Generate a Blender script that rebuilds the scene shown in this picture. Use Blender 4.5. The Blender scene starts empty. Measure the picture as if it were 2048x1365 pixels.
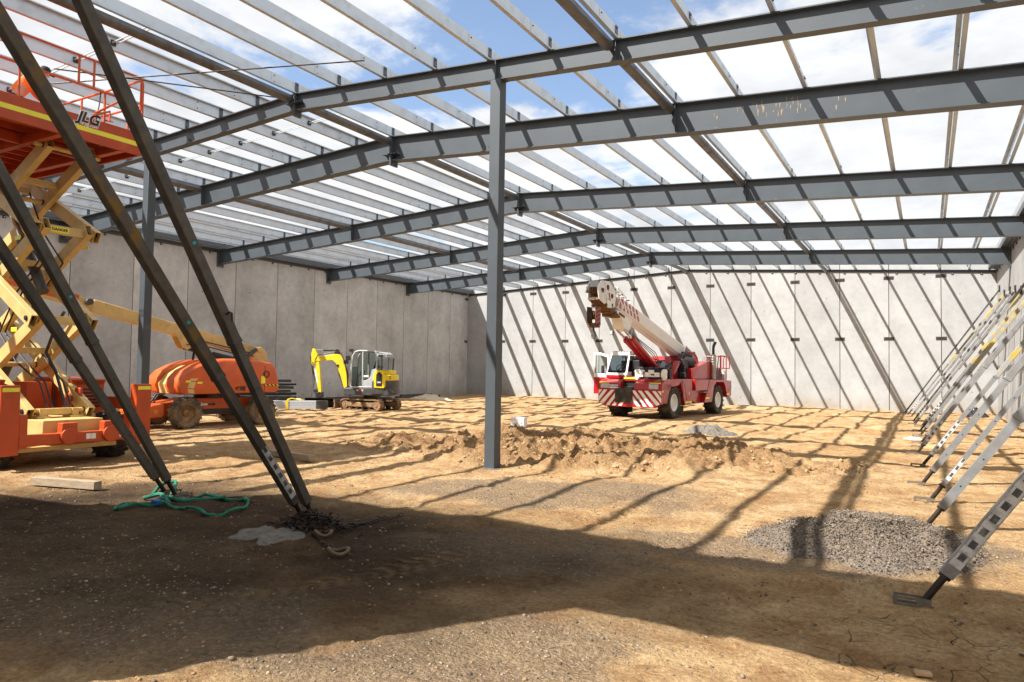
import bpy, bmesh, math, random
import numpy as np
from mathutils import Vector, Matrix
R = math.radians
SC = bpy.context.scene
COL = SC.collection
random.seed(7)
rng = np.random.default_rng(11)

# ------------------------------------------------------------------ camera
yaw, pitch, roll = .5225, .0392, .0153
F = Vector((-math.sin(yaw)*math.cos(pitch), math.cos(yaw)*math.cos(pitch), math.sin(pitch)))
R0 = Vector((math.cos(yaw), math.sin(yaw), 0)); U0 = R0.cross(F)
RR = R0*math.cos(roll)+U0*math.sin(roll); UU = -R0*math.sin(roll)+U0*math.cos(roll)
cam_d = bpy.data.cameras.new('camera'); cam = bpy.data.objects.new('camera', cam_d); COL.objects.link(cam)
M = Matrix((RR, UU, -F)).transposed().to_4x4(); M.translation = (0, 0, 1.9)
cam.matrix_world = M
cam_d.sensor_width = 36; cam_d.lens = 1442.45/2048*36; cam_d.clip_end = 3000; cam_d.clip_start = .05
SC.camera = cam
# ------------------------------------------------------------------ light
SUN = Vector((.48, .74, -1)).normalized()
EL = math.asin(-SUN.z); AZ = math.atan2(-SUN.x, -SUN.y)
sd = bpy.data.lights.new('sun', 'SUN'); sd.energy = 5.0; sd.angle = R(.53); sd.color = (1, .955, .89)
so = bpy.data.objects.new('sun', sd); COL.objects.link(so); so.rotation_euler = SUN.to_track_quat('-Z', 'Y').to_euler()
w = bpy.data.worlds.new('World'); SC.world = w; w.use_nodes = True
nt = w.node_tree; N = nt.nodes; L = nt.links; N.clear()
def wn(t, **k):
    n = N.new(t)
    for a, b in k.items(): setattr(n, a, b)
    return n
wo = wn('ShaderNodeOutputWorld'); sky = wn('ShaderNodeTexSky', sky_type='NISHITA', sun_disc=False)
sky.sun_elevation = EL; sky.sun_rotation = AZ; sky.air_density = 1.0; sky.dust_density = .6; sky.ozone_density = 2.2
bg = wn('ShaderNodeBackground'); bg.inputs[1].default_value = .108; L.new(sky.outputs[0], bg.inputs[0])
bc = wn('ShaderNodeBackground')
tc = wn('ShaderNodeTexCoord'); sep = wn('ShaderNodeSeparateXYZ'); L.new(tc.outputs['Generated'], sep.inputs[0])
def wm(op, a, b=None, c=None, clamp=False):
    n = wn('ShaderNodeMath', operation=op, use_clamp=clamp)
    for i, v in enumerate((a, b, c)):
        if v is None: continue
        if isinstance(v, (int, float)): n.inputs[i].default_value = v
        else: L.new(v, n.inputs[i])
    return n.outputs[0]
zz = wm('ADD', wm('MAXIMUM', sep.outputs[2], 0.0), .13)
cx = wm('DIVIDE', sep.outputs[0], zz); cy_ = wm('DIVIDE', sep.outputs[1], zz)
cv = wn('ShaderNodeCombineXYZ'); L.new(cx, cv.inputs[0]); L.new(cy_, cv.inputs[1])
def wnoise(scale, det, rough, off, dist=0.):
    a = wn('ShaderNodeVectorMath', operation='ADD'); L.new(cv.outputs[0], a.inputs[0]); a.inputs[1].default_value = off
    n = wn('ShaderNodeTexNoise'); n.inputs['Scale'].default_value = scale; n.inputs['Detail'].default_value = det
    n.inputs['Roughness'].default_value = rough; n.inputs['Distortion'].default_value = dist
    L.new(a.outputs[0], n.inputs['Vector']); return n.outputs[0]
n1 = wnoise(1.5, 9, .62, (3.1, 7.4, 0), .25); n2 = wnoise(.45, 2, .5, (1.3, 4.2, 2)); n3 = wnoise(5., 7, .6, (9, 2, 4), .3)
# a patch of open blue in the upper middle of the sky and one low on the right
def blob(x, y, sx, sy):
    a = wm('POWER', wm('DIVIDE', wm('SUBTRACT', cx, x), sx), 2); b = wm('POWER', wm('DIVIDE', wm('SUBTRACT', cy_, y), sy), 2)
    return wm('POWER', 2.718, wm('MULTIPLY', wm('ADD', a, b), -1.))
hole = wm('ADD', wm('ADD', wm('MULTIPLY', blob(-.80, 1.36, .42, .38), .30), wm('MULTIPLY', blob(.04, 2.46, .22, .2), .15)), wm('MULTIPLY', blob(-1.6, .95, .3, .22), .06))
cov = wm('SUBTRACT', wm('ADD', wm('ADD', wm('MULTIPLY', n1, .85), wm('MULTIPLY', n2, .25)), wm('MULTIPLY', n3, .16)), hole)
ramp = wn('ShaderNodeMapRange', interpolation_type='SMOOTHSTEP'); L.new(cov, ramp.inputs[0])
ramp.inputs[1].default_value = .44; ramp.inputs[2].default_value = .56
cf = wm('MULTIPLY_ADD', ramp.outputs[0], .90, .08, clamp=True)
tone = wn('ShaderNodeMapRange'); L.new(wnoise(2.6, 8, .6, (5, 1, 8), .2), tone.inputs[0]); tone.inputs[1].default_value = .3; tone.inputs[2].default_value = .7
tone.inputs[3].default_value = .57; tone.inputs[4].default_value = .40
cc = wn('ShaderNodeCombineColor'); L.new(wm('MULTIPLY', tone.outputs[0], .985), cc.inputs[0]); L.new(tone.outputs[0], cc.inputs[1]); L.new(wm('MULTIPLY', tone.outputs[0], 1.02), cc.inputs[2])
L.new(cc.outputs[0], bc.inputs[0]); bc.inputs[1].default_value = 1.0
mx = wn('ShaderNodeMixShader'); L.new(cf, mx.inputs[0]); L.new(bg.outputs[0], mx.inputs[1]); L.new(bc.outputs[0], mx.inputs[2]); L.new(mx.outputs[0], wo.inputs[0])
SC.view_settings.view_transform = 'Standard'; SC.view_settings.look = 'None'; SC.view_settings.gamma = 1
SC.view_settings.use_curve_mapping = False; SC.view_settings.exposure = 1.04
SC.render.engine = 'CYCLES'

# ------------------------------------------------------------------ materials
def mat(name, col, rough=.5, metal=0., var=.12, scale=6., dirt=None, dscale=2., dlo=.5, dhi=.7, bump=0., bscale=40., coat=0., stretch=None):
    m = bpy.data.materials.new(name); m.use_nodes = True; t = m.node_tree; n = t.nodes; l = t.links
    b = n['Principled BSDF']; b.inputs['Roughness'].default_value = rough; b.inputs['Metallic'].default_value = metal
    b.inputs['Coat Weight'].default_value = coat
    tcn = n.new('ShaderNodeTexCoord'); src = tcn.outputs['Object']
    if stretch:
        mp = n.new('ShaderNodeMapping'); mp.inputs['Scale'].default_value = stretch; l.new(src, mp.inputs[0]); src = mp.outputs[0]
    nz = n.new('ShaderNodeTexNoise'); nz.inputs['Scale'].default_value = scale; nz.inputs['Detail'].default_value = 5; l.new(src, nz.inputs['Vector'])
    r = n.new('ShaderNodeMapRange'); l.new(nz.outputs[0], r.inputs[0]); r.inputs[1].default_value = .3; r.inputs[2].default_value = .7
    r.inputs[3].default_value = 1-var; r.inputs[4].default_value = 1+var
    mu = n.new('ShaderNodeMix'); mu.data_type = 'RGBA'; mu.blend_type = 'MULTIPLY'; mu.inputs[0].default_value = 1
    mu.inputs[6].default_value = (*col, 1); l.new(r.outputs[0], mu.inputs[7]); out = mu.outputs[2]
    if dirt:
        dz = n.new('ShaderNodeTexNoise'); dz.inputs['Scale'].default_value = dscale; dz.inputs['Detail'].default_value = 8; dz.inputs['Roughness'].default_value = .65
        l.new(src, dz.inputs['Vector'])
        dr = n.new('ShaderNodeMapRange'); l.new(dz.outputs[0], dr.inputs[0]); dr.inputs[1].default_value = dlo; dr.inputs[2].default_value = dhi
        mi = n.new('ShaderNodeMix'); mi.data_type = 'RGBA'; l.new(dr.outputs[0], mi.inputs[0]); l.new(out, mi.inputs[6]); mi.inputs[7].default_value = (*dirt, 1)
        out = mi.outputs[2]
        rr = n.new('ShaderNodeMapRange'); l.new(dr.outputs[0], rr.inputs[0]); rr.inputs[3].default_value = rough; rr.inputs[4].default_value = min(1, rough+.35)
        l.new(rr.outputs[0], b.inputs['Roughness'])
    l.new(out, b.inputs['Base Color'])
    if bump:
        bz = n.new('ShaderNodeTexNoise'); bz.inputs['Scale'].default_value = bscale; bz.inputs['Detail'].default_value = 6; l.new(src, bz.inputs['Vector'])
        bn = n.new('ShaderNodeBump'); bn.inputs['Strength'].default_value = bump; bn.inputs['Distance'].default_value = .02
        l.new(bz.outputs[0], bn.inputs['Height']); l.new(bn.outputs[0], b.inputs['Normal'])
    return m
DUST = (.33, .23, .13)
M_steel = mat('grey painted steel', (.064, .077, .090), .42, 0, .08, 2, dirt=(.15, .16, .17), dscale=5, dlo=.66, dhi=.78, bump=.05)
M_column = mat('grey painted column', (.056, .068, .080), .5, 0, .08, 2, dirt=(.12, .12, .12), dscale=3, dlo=.62, dhi=.75)
M_galv = mat('galvanised steel', (.55, .61, .67), .40, .35, .04, 2, dirt=(.48, .53, .58), dscale=3, dlo=.5, dhi=.75, bump=.02)
M_tube = mat('dull strut steel', (.13, .13, .135), .38, .4, .15, 4, dirt=(.10, .08, .065), dscale=3, dlo=.5, dhi=.7)
M_bolt = mat('dark bolt', (.04, .04, .045), .5, .5)
M_prop = mat('galvanised prop', (.27, .28, .29), .42, .45, .15, 6, dirt=(.20, .185, .165), dscale=3.5, dlo=.42, dhi=.66, bump=.05)
M_propdark = mat('dark worn prop', (.075, .070, .062), .5, .3, .25, 9, dirt=(.15, .12, .09), dscale=3.5, dlo=.5, dhi=.72, bump=.1)
M_propyel = mat('dark prop with old yellow paint', (.085, .075, .06), .55, .25, .25, 9, dirt=(.20, .125, .03), dscale=5, dlo=.54, dhi=.66, bump=.1)
M_yellowworn = mat('worn yellow paint', (.42, .31, .06), .5, 0, .2, 7, dirt=(.27, .27, .26), dscale=4, dlo=.42, dhi=.56)
M_white = mat('white paint', (.80, .80, .78), .4, 0, .06, 5, dirt=(.50, .46, .40), dscale=4, dlo=.62, dhi=.8)
M_wornwhite = mat('worn white tape', (.55, .55, .53), .5, 0, .1, 8, dirt=(.26, .25, .23), dscale=12, dlo=.48, dhi=.68)
M_wornblack = mat('worn black tape', (.05, .05, .05), .6, 0, .2, 8, dirt=(.24, .23, .21), dscale=14, dlo=.48, dhi=.7)
M_black = mat('black paint', (.018, .018, .020), .45, 0, .2)
M_rubber = mat('black rubber', (.030, .028, .026), .8, 0, .3, 10, dirt=(.17, .12, .07), dscale=3, dlo=.46, dhi=.75, bump=.2)
M_dustyrubber = mat('dusty rubber', (.06, .05, .04), .85, 0, .3, 10, dirt=(.26, .18, .10), dscale=3, dlo=.4, dhi=.65, bump=.2)
M_orange = mat('orange paint', (.58, .095, .012), .42, 0, .14, 3, dirt=(.30, .14, .06), dscale=4, dlo=.50, dhi=.95, coat=.15)
M_orangered = mat('orange red paint', (.47, .065, .012), .42, 0, .12, 3, dirt=DUST, dscale=3, dlo=.60, dhi=.95)
M_cream = mat('cream paint', (.62, .435, .165), .42, 0, .10, 3, dirt=(.28, .19, .09), dscale=3.5, dlo=.52, dhi=.9)
M_red = mat('red paint', (.36, .008, .013), .3, 0, .12, 3, dirt=(.25, .12, .07), dscale=3.2, dlo=.56, dhi=1.0, coat=.4)
M_yellow = mat('yellow paint', (.80, .60, .02), .38, 0, .08, 4, dirt=(.30, .20, .08), dscale=4, dlo=.52, dhi=.9)
M_tape = mat('yellow reflective tape', (.86, .80, .06), .35, 0, .05)
M_lgrey = mat('light grey paint', (.40, .43, .45), .4, 0, .06, 4, dirt=DUST, dscale=4, dlo=.62, dhi=.95)
M_dgrey = mat('dark grey paint', (.055, .055, .058), .5, 0, .15, 4, dirt=DUST, dscale=4, dlo=.6, dhi=.9)
M_rust = mat('rusty steel', (.16, .075, .03), .8, .2, .3, 12, dirt=(.05, .03, .02), dscale=7, bump=.3)
M_darkrust = mat('dark oily steel', (.030, .020, .014), .5, .4, .3, 12, dirt=(.10, .055, .03), dscale=9)
M_mud = mat('muddy steel', (.20, .12, .06), .85, .1, .3, 9, dirt=(.42, .27, .13), dscale=6, bump=.3)
M_chrome = mat('chrome', (.7, .7, .7), .15, 1., .05)
M_exh = mat('exhaust steel', (.35, .32, .28), .35, .8, .2, 9)
M_timber = mat('weathered timber', (.36, .28, .19), .8, 0, .25, 3, dirt=(.20, .15, .10), dscale=6, stretch=(1, 9, 9), bump=.3)
M_green = mat('green webbing', (.010, .13, .075), .8, 0, .25, 12, dirt=(.05, .30, .20), dscale=5, bump=.4)
M_blue = mat('blue plastic', (.02, .12, .45), .5)
M_cyan = mat('cyan plastic', (.02, .35, .45), .5)
M_foam = mat('white foam', (.86, .84, .84), .8, 0, .04, 30)
M_cloth = mat('pale cloth', (.62, .52, .38), .9, 0, .15, 4, bump=.4)
M_plastic = mat('black plastic sheet', (.02, .02, .02), .3, 0, .3)
M_conn = mat('cast plate steel', (.07, .06, .055), .7, .2, .3, 8, dirt=(.14, .07, .04), dscale=6)
M_skin = mat('skin', (.50, .27, .18), .6); M_hivis = mat('hi vis orange cloth', (.85, .20, .03), .8, 0, .1, 8, bump=.3)
M_navy = mat('navy cloth', (.012, .014, .028), .85)
M_orangelamp = mat('amber lens', (.75, .20, .01), .2)
M_lens = mat('clear lens', (.62, .64, .66), .12, .2, .3, 40)
M_spill = mat('dried concrete spill', (.15, .135, .115), .95, 0, .35, 14, bump=1.0, bscale=30)
def glass(name, col, rough=.04, tr=.85):
    m = bpy.data.materials.new(name); m.use_nodes = True; n = m.node_tree.nodes; l = m.node_tree.links
    b = n['Principled BSDF']; b.inputs['Base Color'].default_value = (.012, .014, .016, 1); b.inputs['Roughness'].default_value = rough
    t = n.new('ShaderNodeBsdfTransparent'); t.inputs[0].default_value = (*[min(1, c*1.2+.1) for c in col], 1)
    mm = n.new('ShaderNodeMixShader'); fr = n.new('ShaderNodeFresnel'); fr.inputs[0].default_value = 1.5
    ad = n.new('ShaderNodeMath'); ad.operation = 'ADD'; ad.use_clamp = True; l.new(fr.outputs[0], ad.inputs[0]); ad.inputs[1].default_value = (1-tr)*.4
    nz = n.new('ShaderNodeTexNoise'); nz.inputs['Scale'].default_value = 3
    mu = n.new('ShaderNodeMath'); mu.operation = 'MULTIPLY_ADD'; l.new(nz.outputs[0], mu.inputs[0]); mu.inputs[1].default_value = .12; mu.inputs[2].default_value = rough; l.new(mu.outputs[0], b.inputs['Roughness'])
    l.new(ad.outputs[0], mm.inputs[0]); l.new(t.outputs[0], mm.inputs[1]); l.new(b.outputs[0], mm.inputs[2])
    l.new(mm.outputs[0], n['Material Output'].inputs[0]); return m
M_glass = glass('tinted glass', (.55, .62, .60)); M_glassdark = glass('dark glass', (.10, .16, .20), .04, .7)

def concrete(name, base, var=.10, seed=0):
    m = bpy.data.materials.new(name); m.use_nodes = True; t = m.node_tree; n = t.nodes; l = t.links
    b = n['Principled BSDF']; b.inputs['Roughness'].default_value = .9; b.inputs['Specular IOR Level'].default_value = .2
    tcn = n.new('ShaderNodeTexCoord'); ob = n.new('ShaderNodeObjectInfo')
    ad = n.new('ShaderNodeVectorMath'); ad.operation = 'ADD'; l.new(tcn.outputs['Object'], ad.inputs[0])
    sc = n.new('ShaderNodeVectorMath'); sc.operation = 'SCALE'; sc.inputs[0].default_value = (37, 11, 23); l.new(ob.outputs['Random'], sc.inputs['Scale']); l.new(sc.outputs[0], ad.inputs[1])
    def nz(s, d, st=None, rg=.6):
        v = ad.outputs[0]
        if st:
            mp = n.new('ShaderNodeMapping'); mp.inputs['Scale'].default_value = st; l.new(v, mp.inputs[0]); v = mp.outputs[0]
        q = n.new('ShaderNodeTexNoise'); q.inputs['Scale'].default_value = s; q.inputs['Detail'].default_value = d; q.inputs['Roughness'].default_value = rg; l.new(v, q.inputs['Vector']); return q.outputs[0]
    def rng_(v, a, b_, c, d):
        q = n.new('ShaderNodeMapRange'); l.new(v, q.inputs[0])
        for i, z in enumerate((a, b_, c, d)): q.inputs[i+1].default_value = z
        return q.outputs[0]
    def mul(a, b_):
        q = n.new('ShaderNodeMath'); q.operation = 'MULTIPLY'; l.new(a, q.inputs[0])
        if isinstance(b_, float): q.inputs[1].default_value = b_
        else: l.new(b_, q.inputs[1])
        return q.outputs[0]
    f = mul(rng_(nz(.7, 4), .3, .7, 1-var, 1+var), rng_(nz(4, 8, None, .7), .3, .7, 1-var*.7, 1+var*.7))
    f = mul(f, rng_(nz(1.0, 4, (1.1, 1.1, .35)), .5, .8, 1., 1-var*1.2))       # run-off streaks
    f = mul(f, rng_(nz(28, 3), .3, .7, .95, 1.05))
    f = mul(f, rng_(ob.outputs['Random'], 0, 1, 1-var*.8, 1+var*.5))
    vo = n.new('ShaderNodeTexVoronoi'); vo.inputs['Scale'].default_value = 2.3; vo.inputs['Randomness'].default_value = 1; l.new(ad.outputs[0], vo.inputs['Vector'])
    f = mul(f, rng_(vo.outputs['Distance'], .012, .03, .45, 1.))                  # bug holes
    mi = n.new('ShaderNodeMix'); mi.data_type = 'RGBA'; mi.blend_type = 'MULTIPLY'; mi.inputs[0].default_value = 1; mi.inputs[6].default_value = (*base, 1); l.new(f, mi.inputs[7])
    sz = n.new('ShaderNodeSeparateXYZ'); l.new(tcn.outputs['Object'], sz.inputs[0])
    mud = n.new('ShaderNodeMix'); mud.data_type = 'RGBA'
    l.new(mul(rng_(sz.outputs[2], .15, .9, 1, 0), rng_(nz(2, 6), .35, .65, 0, .6)), mud.inputs[0]); l.new(mi.outputs[2], mud.inputs[6]); mud.inputs[7].default_value = (.30, .23, .14, 1)   # splashed soil at the foot
    l.new(mud.outputs[2], b.inputs['Base Color'])
    bn = n.new('ShaderNodeBump'); bn.inputs['Strength'].default_value = .25; bn.inputs['Distance'].default_value = .01; l.new(nz(35, 5), bn.inputs['Height']); l.new(bn.outputs[0], b.inputs['Normal'])
    return m
M_conc = concrete('precast concrete', (.37, .375, .375), .10)
M_conc_left = concrete('grey precast concrete', (.47, .47, .465), .17)

# ------------------------------------------------------------------ mesh helpers
M_patch = mat('dark ferrule recess', (.13, .12, .11), .9, 0, .3, 10)
M_footm = mat('dusty prop foot', (.16, .135, .105), .65, .3, .3, 12)
class MB:
    def __init__(s): s.v = []; s.f = []; s.mi = []; s.cur = 0
    def add(s, vs, fs):
        o = len(s.v); s.v += [tuple(v) for v in vs]; s.f += [tuple(i+o for i in f) for f in fs]; s.mi += [s.cur]*len(fs); return s
    def m(s, i): s.cur = i; return s
    def box(s, x0, x1, y0, y1, z0, z1):
        vs = [(x, y, z) for x in (x0, x1) for y in (y0, y1) for z in (z0, z1)]
        return s.add(vs, [(0, 1, 3, 2), (4, 6, 7, 5), (0, 4, 5, 1), (2, 3, 7, 6), (0, 2, 6, 4), (1, 5, 7, 3)])
    def beam(s, p0, p1, wd, ht, up=(0, 0, 1), off=(0, 0)):
        p0 = Vector(p0); p1 = Vector(p1); d = (p1-p0).normalized(); up = Vector(up)
        if abs(d.dot(up)) > .99: up = Vector((0, 1, 0))
        a = d.cross(up).normalized(); u = a.cross(d).normalized(); vs = []
        for p in (p0, p1):
            for sa, su in ((-1, -1), (1, -1), (1, 1), (-1, 1)): vs.append(p+a*(sa*wd/2+off[0])+u*(su*ht/2+off[1]))
        return s.add(vs, [(0, 1, 2, 3), (7, 6, 5, 4), (0, 4, 5, 1), (1, 5, 6, 2), (2, 6, 7, 3), (3, 7, 4, 0)])
    def rhs(s, p0, p1, wd, ht, t=.012, up=(0, 0, 1)):      # open-ended rectangular hollow section
        p0 = Vector(p0); p1 = Vector(p1); d = (p1-p0).normalized(); up = Vector(up)
        if abs(d.dot(up)) > .99: up = Vector((0, 1, 0))
        a = d.cross(up).normalized(); u = a.cross(d).normalized(); vs = []
        for p in (p0, p1):
            for k in (0, t):
                for sa, su in ((-1, -1), (1, -1), (1, 1), (-1, 1)): vs.append(p+a*sa*(wd/2-k)+u*su*(ht/2-k))
        fs = []
        for i in range(4):
            j = (i+1) % 4
            fs += [(i, j, 8+j, 8+i), (4+i, 12+i, 12+j, 4+j), (i, 4+i, 4+j, j), (8+i, 8+j, 12+j, 12+i)]
        return s.add(vs, fs)
    def cyl(s, p0, p1, r, n=14, r2=None, caps=True):
        p0 = Vector(p0); p1 = Vector(p1); d = (p1-p0).normalized(); up = Vector((0, 0, 1)) if abs(d.z) < .9 else Vector((1, 0, 0))
        a = d.cross(up).normalized(); u = a.cross(d); r2 = r if r2 is None else r2
        vs = [p0+a*r*math.cos(2*math.pi*i/n)+u*r*math.sin(2*math.pi*i/n) for i in range(n)]+[p1+a*r2*math.cos(2*math.pi*i/n)+u*r2*math.sin(2*math.pi*i/n) for i in range(n)]
        fs = [(i, (i+1) % n, n+(i+1) % n, n+i) for i in range(n)]
        if caps: fs += [tuple(range(n))[::-1], tuple(range(n, 2*n))]
        return s.add(vs, fs)
    def tube(s, pts, r, n=8, closed=False):
        pts = [Vector(p) for p in pts]; k = len(pts); vs = []; pa = None
        for i, p in enumerate(pts):
            if closed: d = (pts[(i+1) % k]-pts[i-1]).normalized()
            else: d = (pts[min(i+1, k-1)]-pts[max(i-1, 0)]).normalized()
            if pa is None:
                up = Vector((0, 0, 1)) if abs(d.z) < .9 else Vector((1, 0, 0)); a = d.cross(up).normalized()
            else: a = (pa-d*pa.dot(d)).normalized()
            pa = a; u = a.cross(d); rr = r[i] if isinstance(r, (list, tuple)) else r
            vs += [p+a*rr*math.cos(2*math.pi*j/n)+u*rr*math.sin(2*math.pi*j/n) for j in range(n)]
        fs = [(i*n+j, i*n+(j+1) % n, ((i+1) % k)*n+(j+1) % n, ((i+1) % k)*n+j) for i in range(k if closed else k-1) for j in range(n)]
        if not closed: fs += [tuple(range(n))[::-1], tuple(range((k-1)*n, k*n))]
        return s.add(vs, fs)
    def prism(s, poly, axis, a0, a1):                      # poly in the two other axes, order xyz
        def P(p, a):
            return {'x': (a, p[0], p[1]), 'y': (p[0], a, p[1]), 'z': (p[0], p[1], a)}[axis]
        n = len(poly); vs = [P(p, a0) for p in poly]+[P(p, a1) for p in poly]
        return s.add(vs, [tuple(range(n))[::-1], tuple(range(n, 2*n))]+[(i, (i+1) % n, n+(i+1) % n, n+i) for i in range(n)])
    def lathe(s, prof, axis0, d, n=24):                     # prof: (r, t) along direction d from axis0
        p0 = Vector(axis0); d = Vector(d).normalized(); up = Vector((0, 0, 1)) if abs(d.z) < .9 else Vector((1, 0, 0)); a = d.cross(up).normalized(); u = a.cross(d)
        vs = [p0+d*t+(a*math.cos(2*math.pi*i/n)+u*math.sin(2*math.pi*i/n))*r for r, t in prof for i in range(n)]; k = len(prof)
        fs = [(q*n+i, q*n+(i+1) % n, (q+1)*n+(i+1) % n, (q+1)*n+i) for q in range(k-1) for i in range(n)]
        return s.add(vs, fs)
    def build(s, name, mats, parent=None, bevel=0, smooth=True, loc=None, rot=None, sharp=35):
        me = bpy.data.meshes.new(name); me.from_pydata(s.v, [], s.f)
        if not isinstance(mats, (list, tuple)): mats = [mats]
        for m_ in mats: me.materials.append(m_)
        me.polygons.foreach_set('material_index', s.mi)
        bm = bmesh.new(); bm.from_mesh(me); bmesh.ops.recalc_face_normals(bm, faces=bm.faces); bm.to_mesh(me); bm.free()
        if smooth:
            me.polygons.foreach_set('use_smooth', [True]*len(me.polygons)); me.set_sharp_from_angle(angle=R(sharp))
        me.update(); o = bpy.data.objects.new(name, me); COL.objects.link(o)
        if parent: o.parent = parent
        if loc is not None: o.location = loc
        if rot is not None: o.rotation_euler = rot
        if bevel:
            b = o.modifiers.new('bevel', 'BEVEL'); b.width = bevel; b.segments = 2; b.limit_method = 'ANGLE'; b.angle_limit = R(40)
        return o
def tag(o, label=None, cat=None, group=None, kind=None):
    if label: o['label'] = label
    if cat: o['category'] = cat
    if group: o['group'] = group
    if kind: o['kind'] = kind
    return o
def thing(name, label, cat, loc=(0, 0, 0), rz=0., group=None):
    o = bpy.data.objects.new(name, None); COL.objects.link(o); o.location = loc; o.rotation_euler = (0, 0, rz); o.empty_display_size = .3
    return tag(o, label, cat, group)
def text(name, s, size, m_, parent, loc, rot, shear=0., bold=.0, ext=.002, align='CENTER'):
    c = bpy.data.curves.new(name, 'FONT'); c.body = s; c.size = size; c.shear = shear; c.offset = bold; c.extrude = ext; c.align_x = align; c.align_y = 'CENTER'
    t = bpy.data.objects.new(name, c); me = bpy.data.meshes.new_from_object(t); bpy.data.objects.remove(t)
    me.materials.clear(); me.materials.append(m_)
    o = bpy.data.objects.new(name, me); COL.objects.link(o); o.parent = parent; o.location = loc; o.rotation_euler = rot
    return o
ORD = ['first', 'second', 'third', 'fourth', 'fifth', 'sixth', 'seventh', 'eighth', 'ninth', 'tenth', 'eleventh', 'twelfth', 'thirteenth']

# ------------------------------------------------------------------ ground
def _h(ix, iy, s):
    n = (ix.astype(np.int64)*374761393+iy.astype(np.int64)*668265263+s*1442695041) & 0xffffffff
    n = ((n ^ (n >> 13))*1274126177) & 0xffffffff
    return ((n ^ (n >> 16)) & 0xffff)/65535.
def vn(x, y, s=0):
    ix = np.floor(x); iy = np.floor(y); fx = x-ix; fy = y-iy; fx = fx*fx*(3-2*fx); fy = fy*fy*(3-2*fy)
    a = _h(ix, iy, s); b = _h(ix+1, iy, s); c = _h(ix, iy+1, s); d = _h(ix+1, iy+1, s)
    return (a*(1-fx)+b*fx)*(1-fy)+(c*(1-fx)+d*fx)*fy
def fbm(x, y, s=0, o=4):
    t = 0; a = .5; q = 0
    for i in range(o): t = t+a*vn(x, y, s+i*17); q += a; a *= .5; x = x*2.03+11.3; y = y*2.03+5.7
    return t/q-.5
def ss(e0, e1, x): t = np.clip((x-e0)/(e1-e0), 0, 1); return t*t*(3-2*t)
def ell(x, y, cx, cy, rx, ry, a=0):
    c, s = math.cos(a), math.sin(a); u = ((x-cx)*c+(y-cy)*s)/rx; v = (-(x-cx)*s+(y-cy)*c)/ry
    return np.sqrt(u*u+v*v)
def dig(x, y):
    d = ell(x, y, -7.3, 15.5, 5.5, 3.4, .22)+fbm(x*.5, y*.5, 5)*.7
    e = ell(x, y, -2.1, 15.4, 1.6, 1.0, .5)+fbm(x*.9, y*.9, 8)*.7
    return np.maximum(1-ss(.7, 1.05, d), .55*(1-ss(.7, 1.1, e)))
def gh(x, y):
    x = np.asarray(x, float); y = np.asarray(y, float)
    h = .10*fbm(x*.12, y*.12, 1)+.16*(1-ss(9, 15, y))*fbm(x*.28+2.2, y*.28, 6)-.03*ss(.10, .26, fbm(x*3.1, y*3.1, 7))+.022*ss(.1, .3, fbm(x*5.1, y*5.1, 9))+(.10+.16*ss(12, 24, y))*fbm(x*.45+3, y*.45, 2)+(.045+.10*ss(10, 20, y))*fbm(x*1.5, y*1.9, 3)+.014*fbm(x*9, y*9, 4, 3)
    m = dig(x, y)
    rid = np.abs(fbm(x*.55, y*.75, 21))*2; cl = np.abs(fbm(x*2.3, y*2.3, 22))*2
    h = h+m*(.52*(fbm(x*.42+.7, y*.6, 23)+.16)-.22*rid+.34*cl+.42*np.abs(fbm(x*4.3, y*4.3, 24))+.10*fbm(x*11, y*11, 26))
    h = h+.28*(1-ss(-29.2, -25.5, x))*(1-ss(19, 27, y))
    tr = np.sin(x*2.1+y*.7+4*fbm(x*.2, y*.2, 31))*(ss(9, 14, y))*(1-m); h = h+.022*tr*(.5+fbm(x*.3, y*.3, 33))
    h = h+.020*tread(x, y)
    h = h-.10*(1-ss(.5, 1., ell(x, y, -.35, 7.25, .95, .32, .05)+.5*fbm(x*3, y*3, 41)))
    h = h+.03*np.exp(-((x-.2)**2/2.+(y-9.3)**2/.8))
    # keep the pad under the column and the machines level
    for cx, cy, r in ((-7.3, 11.9, .5), (-13.6, 7.7, 1.2), (-19.9, 15.2, 1.8), (-21.4, 24.9, 1.8), (-10.1, 31, 3.8)):
        k = 1-ss(.6, 1.4, ell(x, y, cx, cy, r, r)); h = h*(1-k*.85)
    return h
def H(x, y): return float(gh(np.array([x]), np.array([y]))[0])
def axis(lo, a, b, hi, st, g):
    mid = list(np.arange(a, b+st*.5, st)); l = []; r = []; s = st; x = a
    while x > lo: s = min(s*g, 60); x -= s; l.append(x)
    s = st; x = mid[-1]
    while x < hi: s = min(s*g, 60); x += s; r.append(x)
    return np.array(l[::-1]+mid+r)
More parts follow.
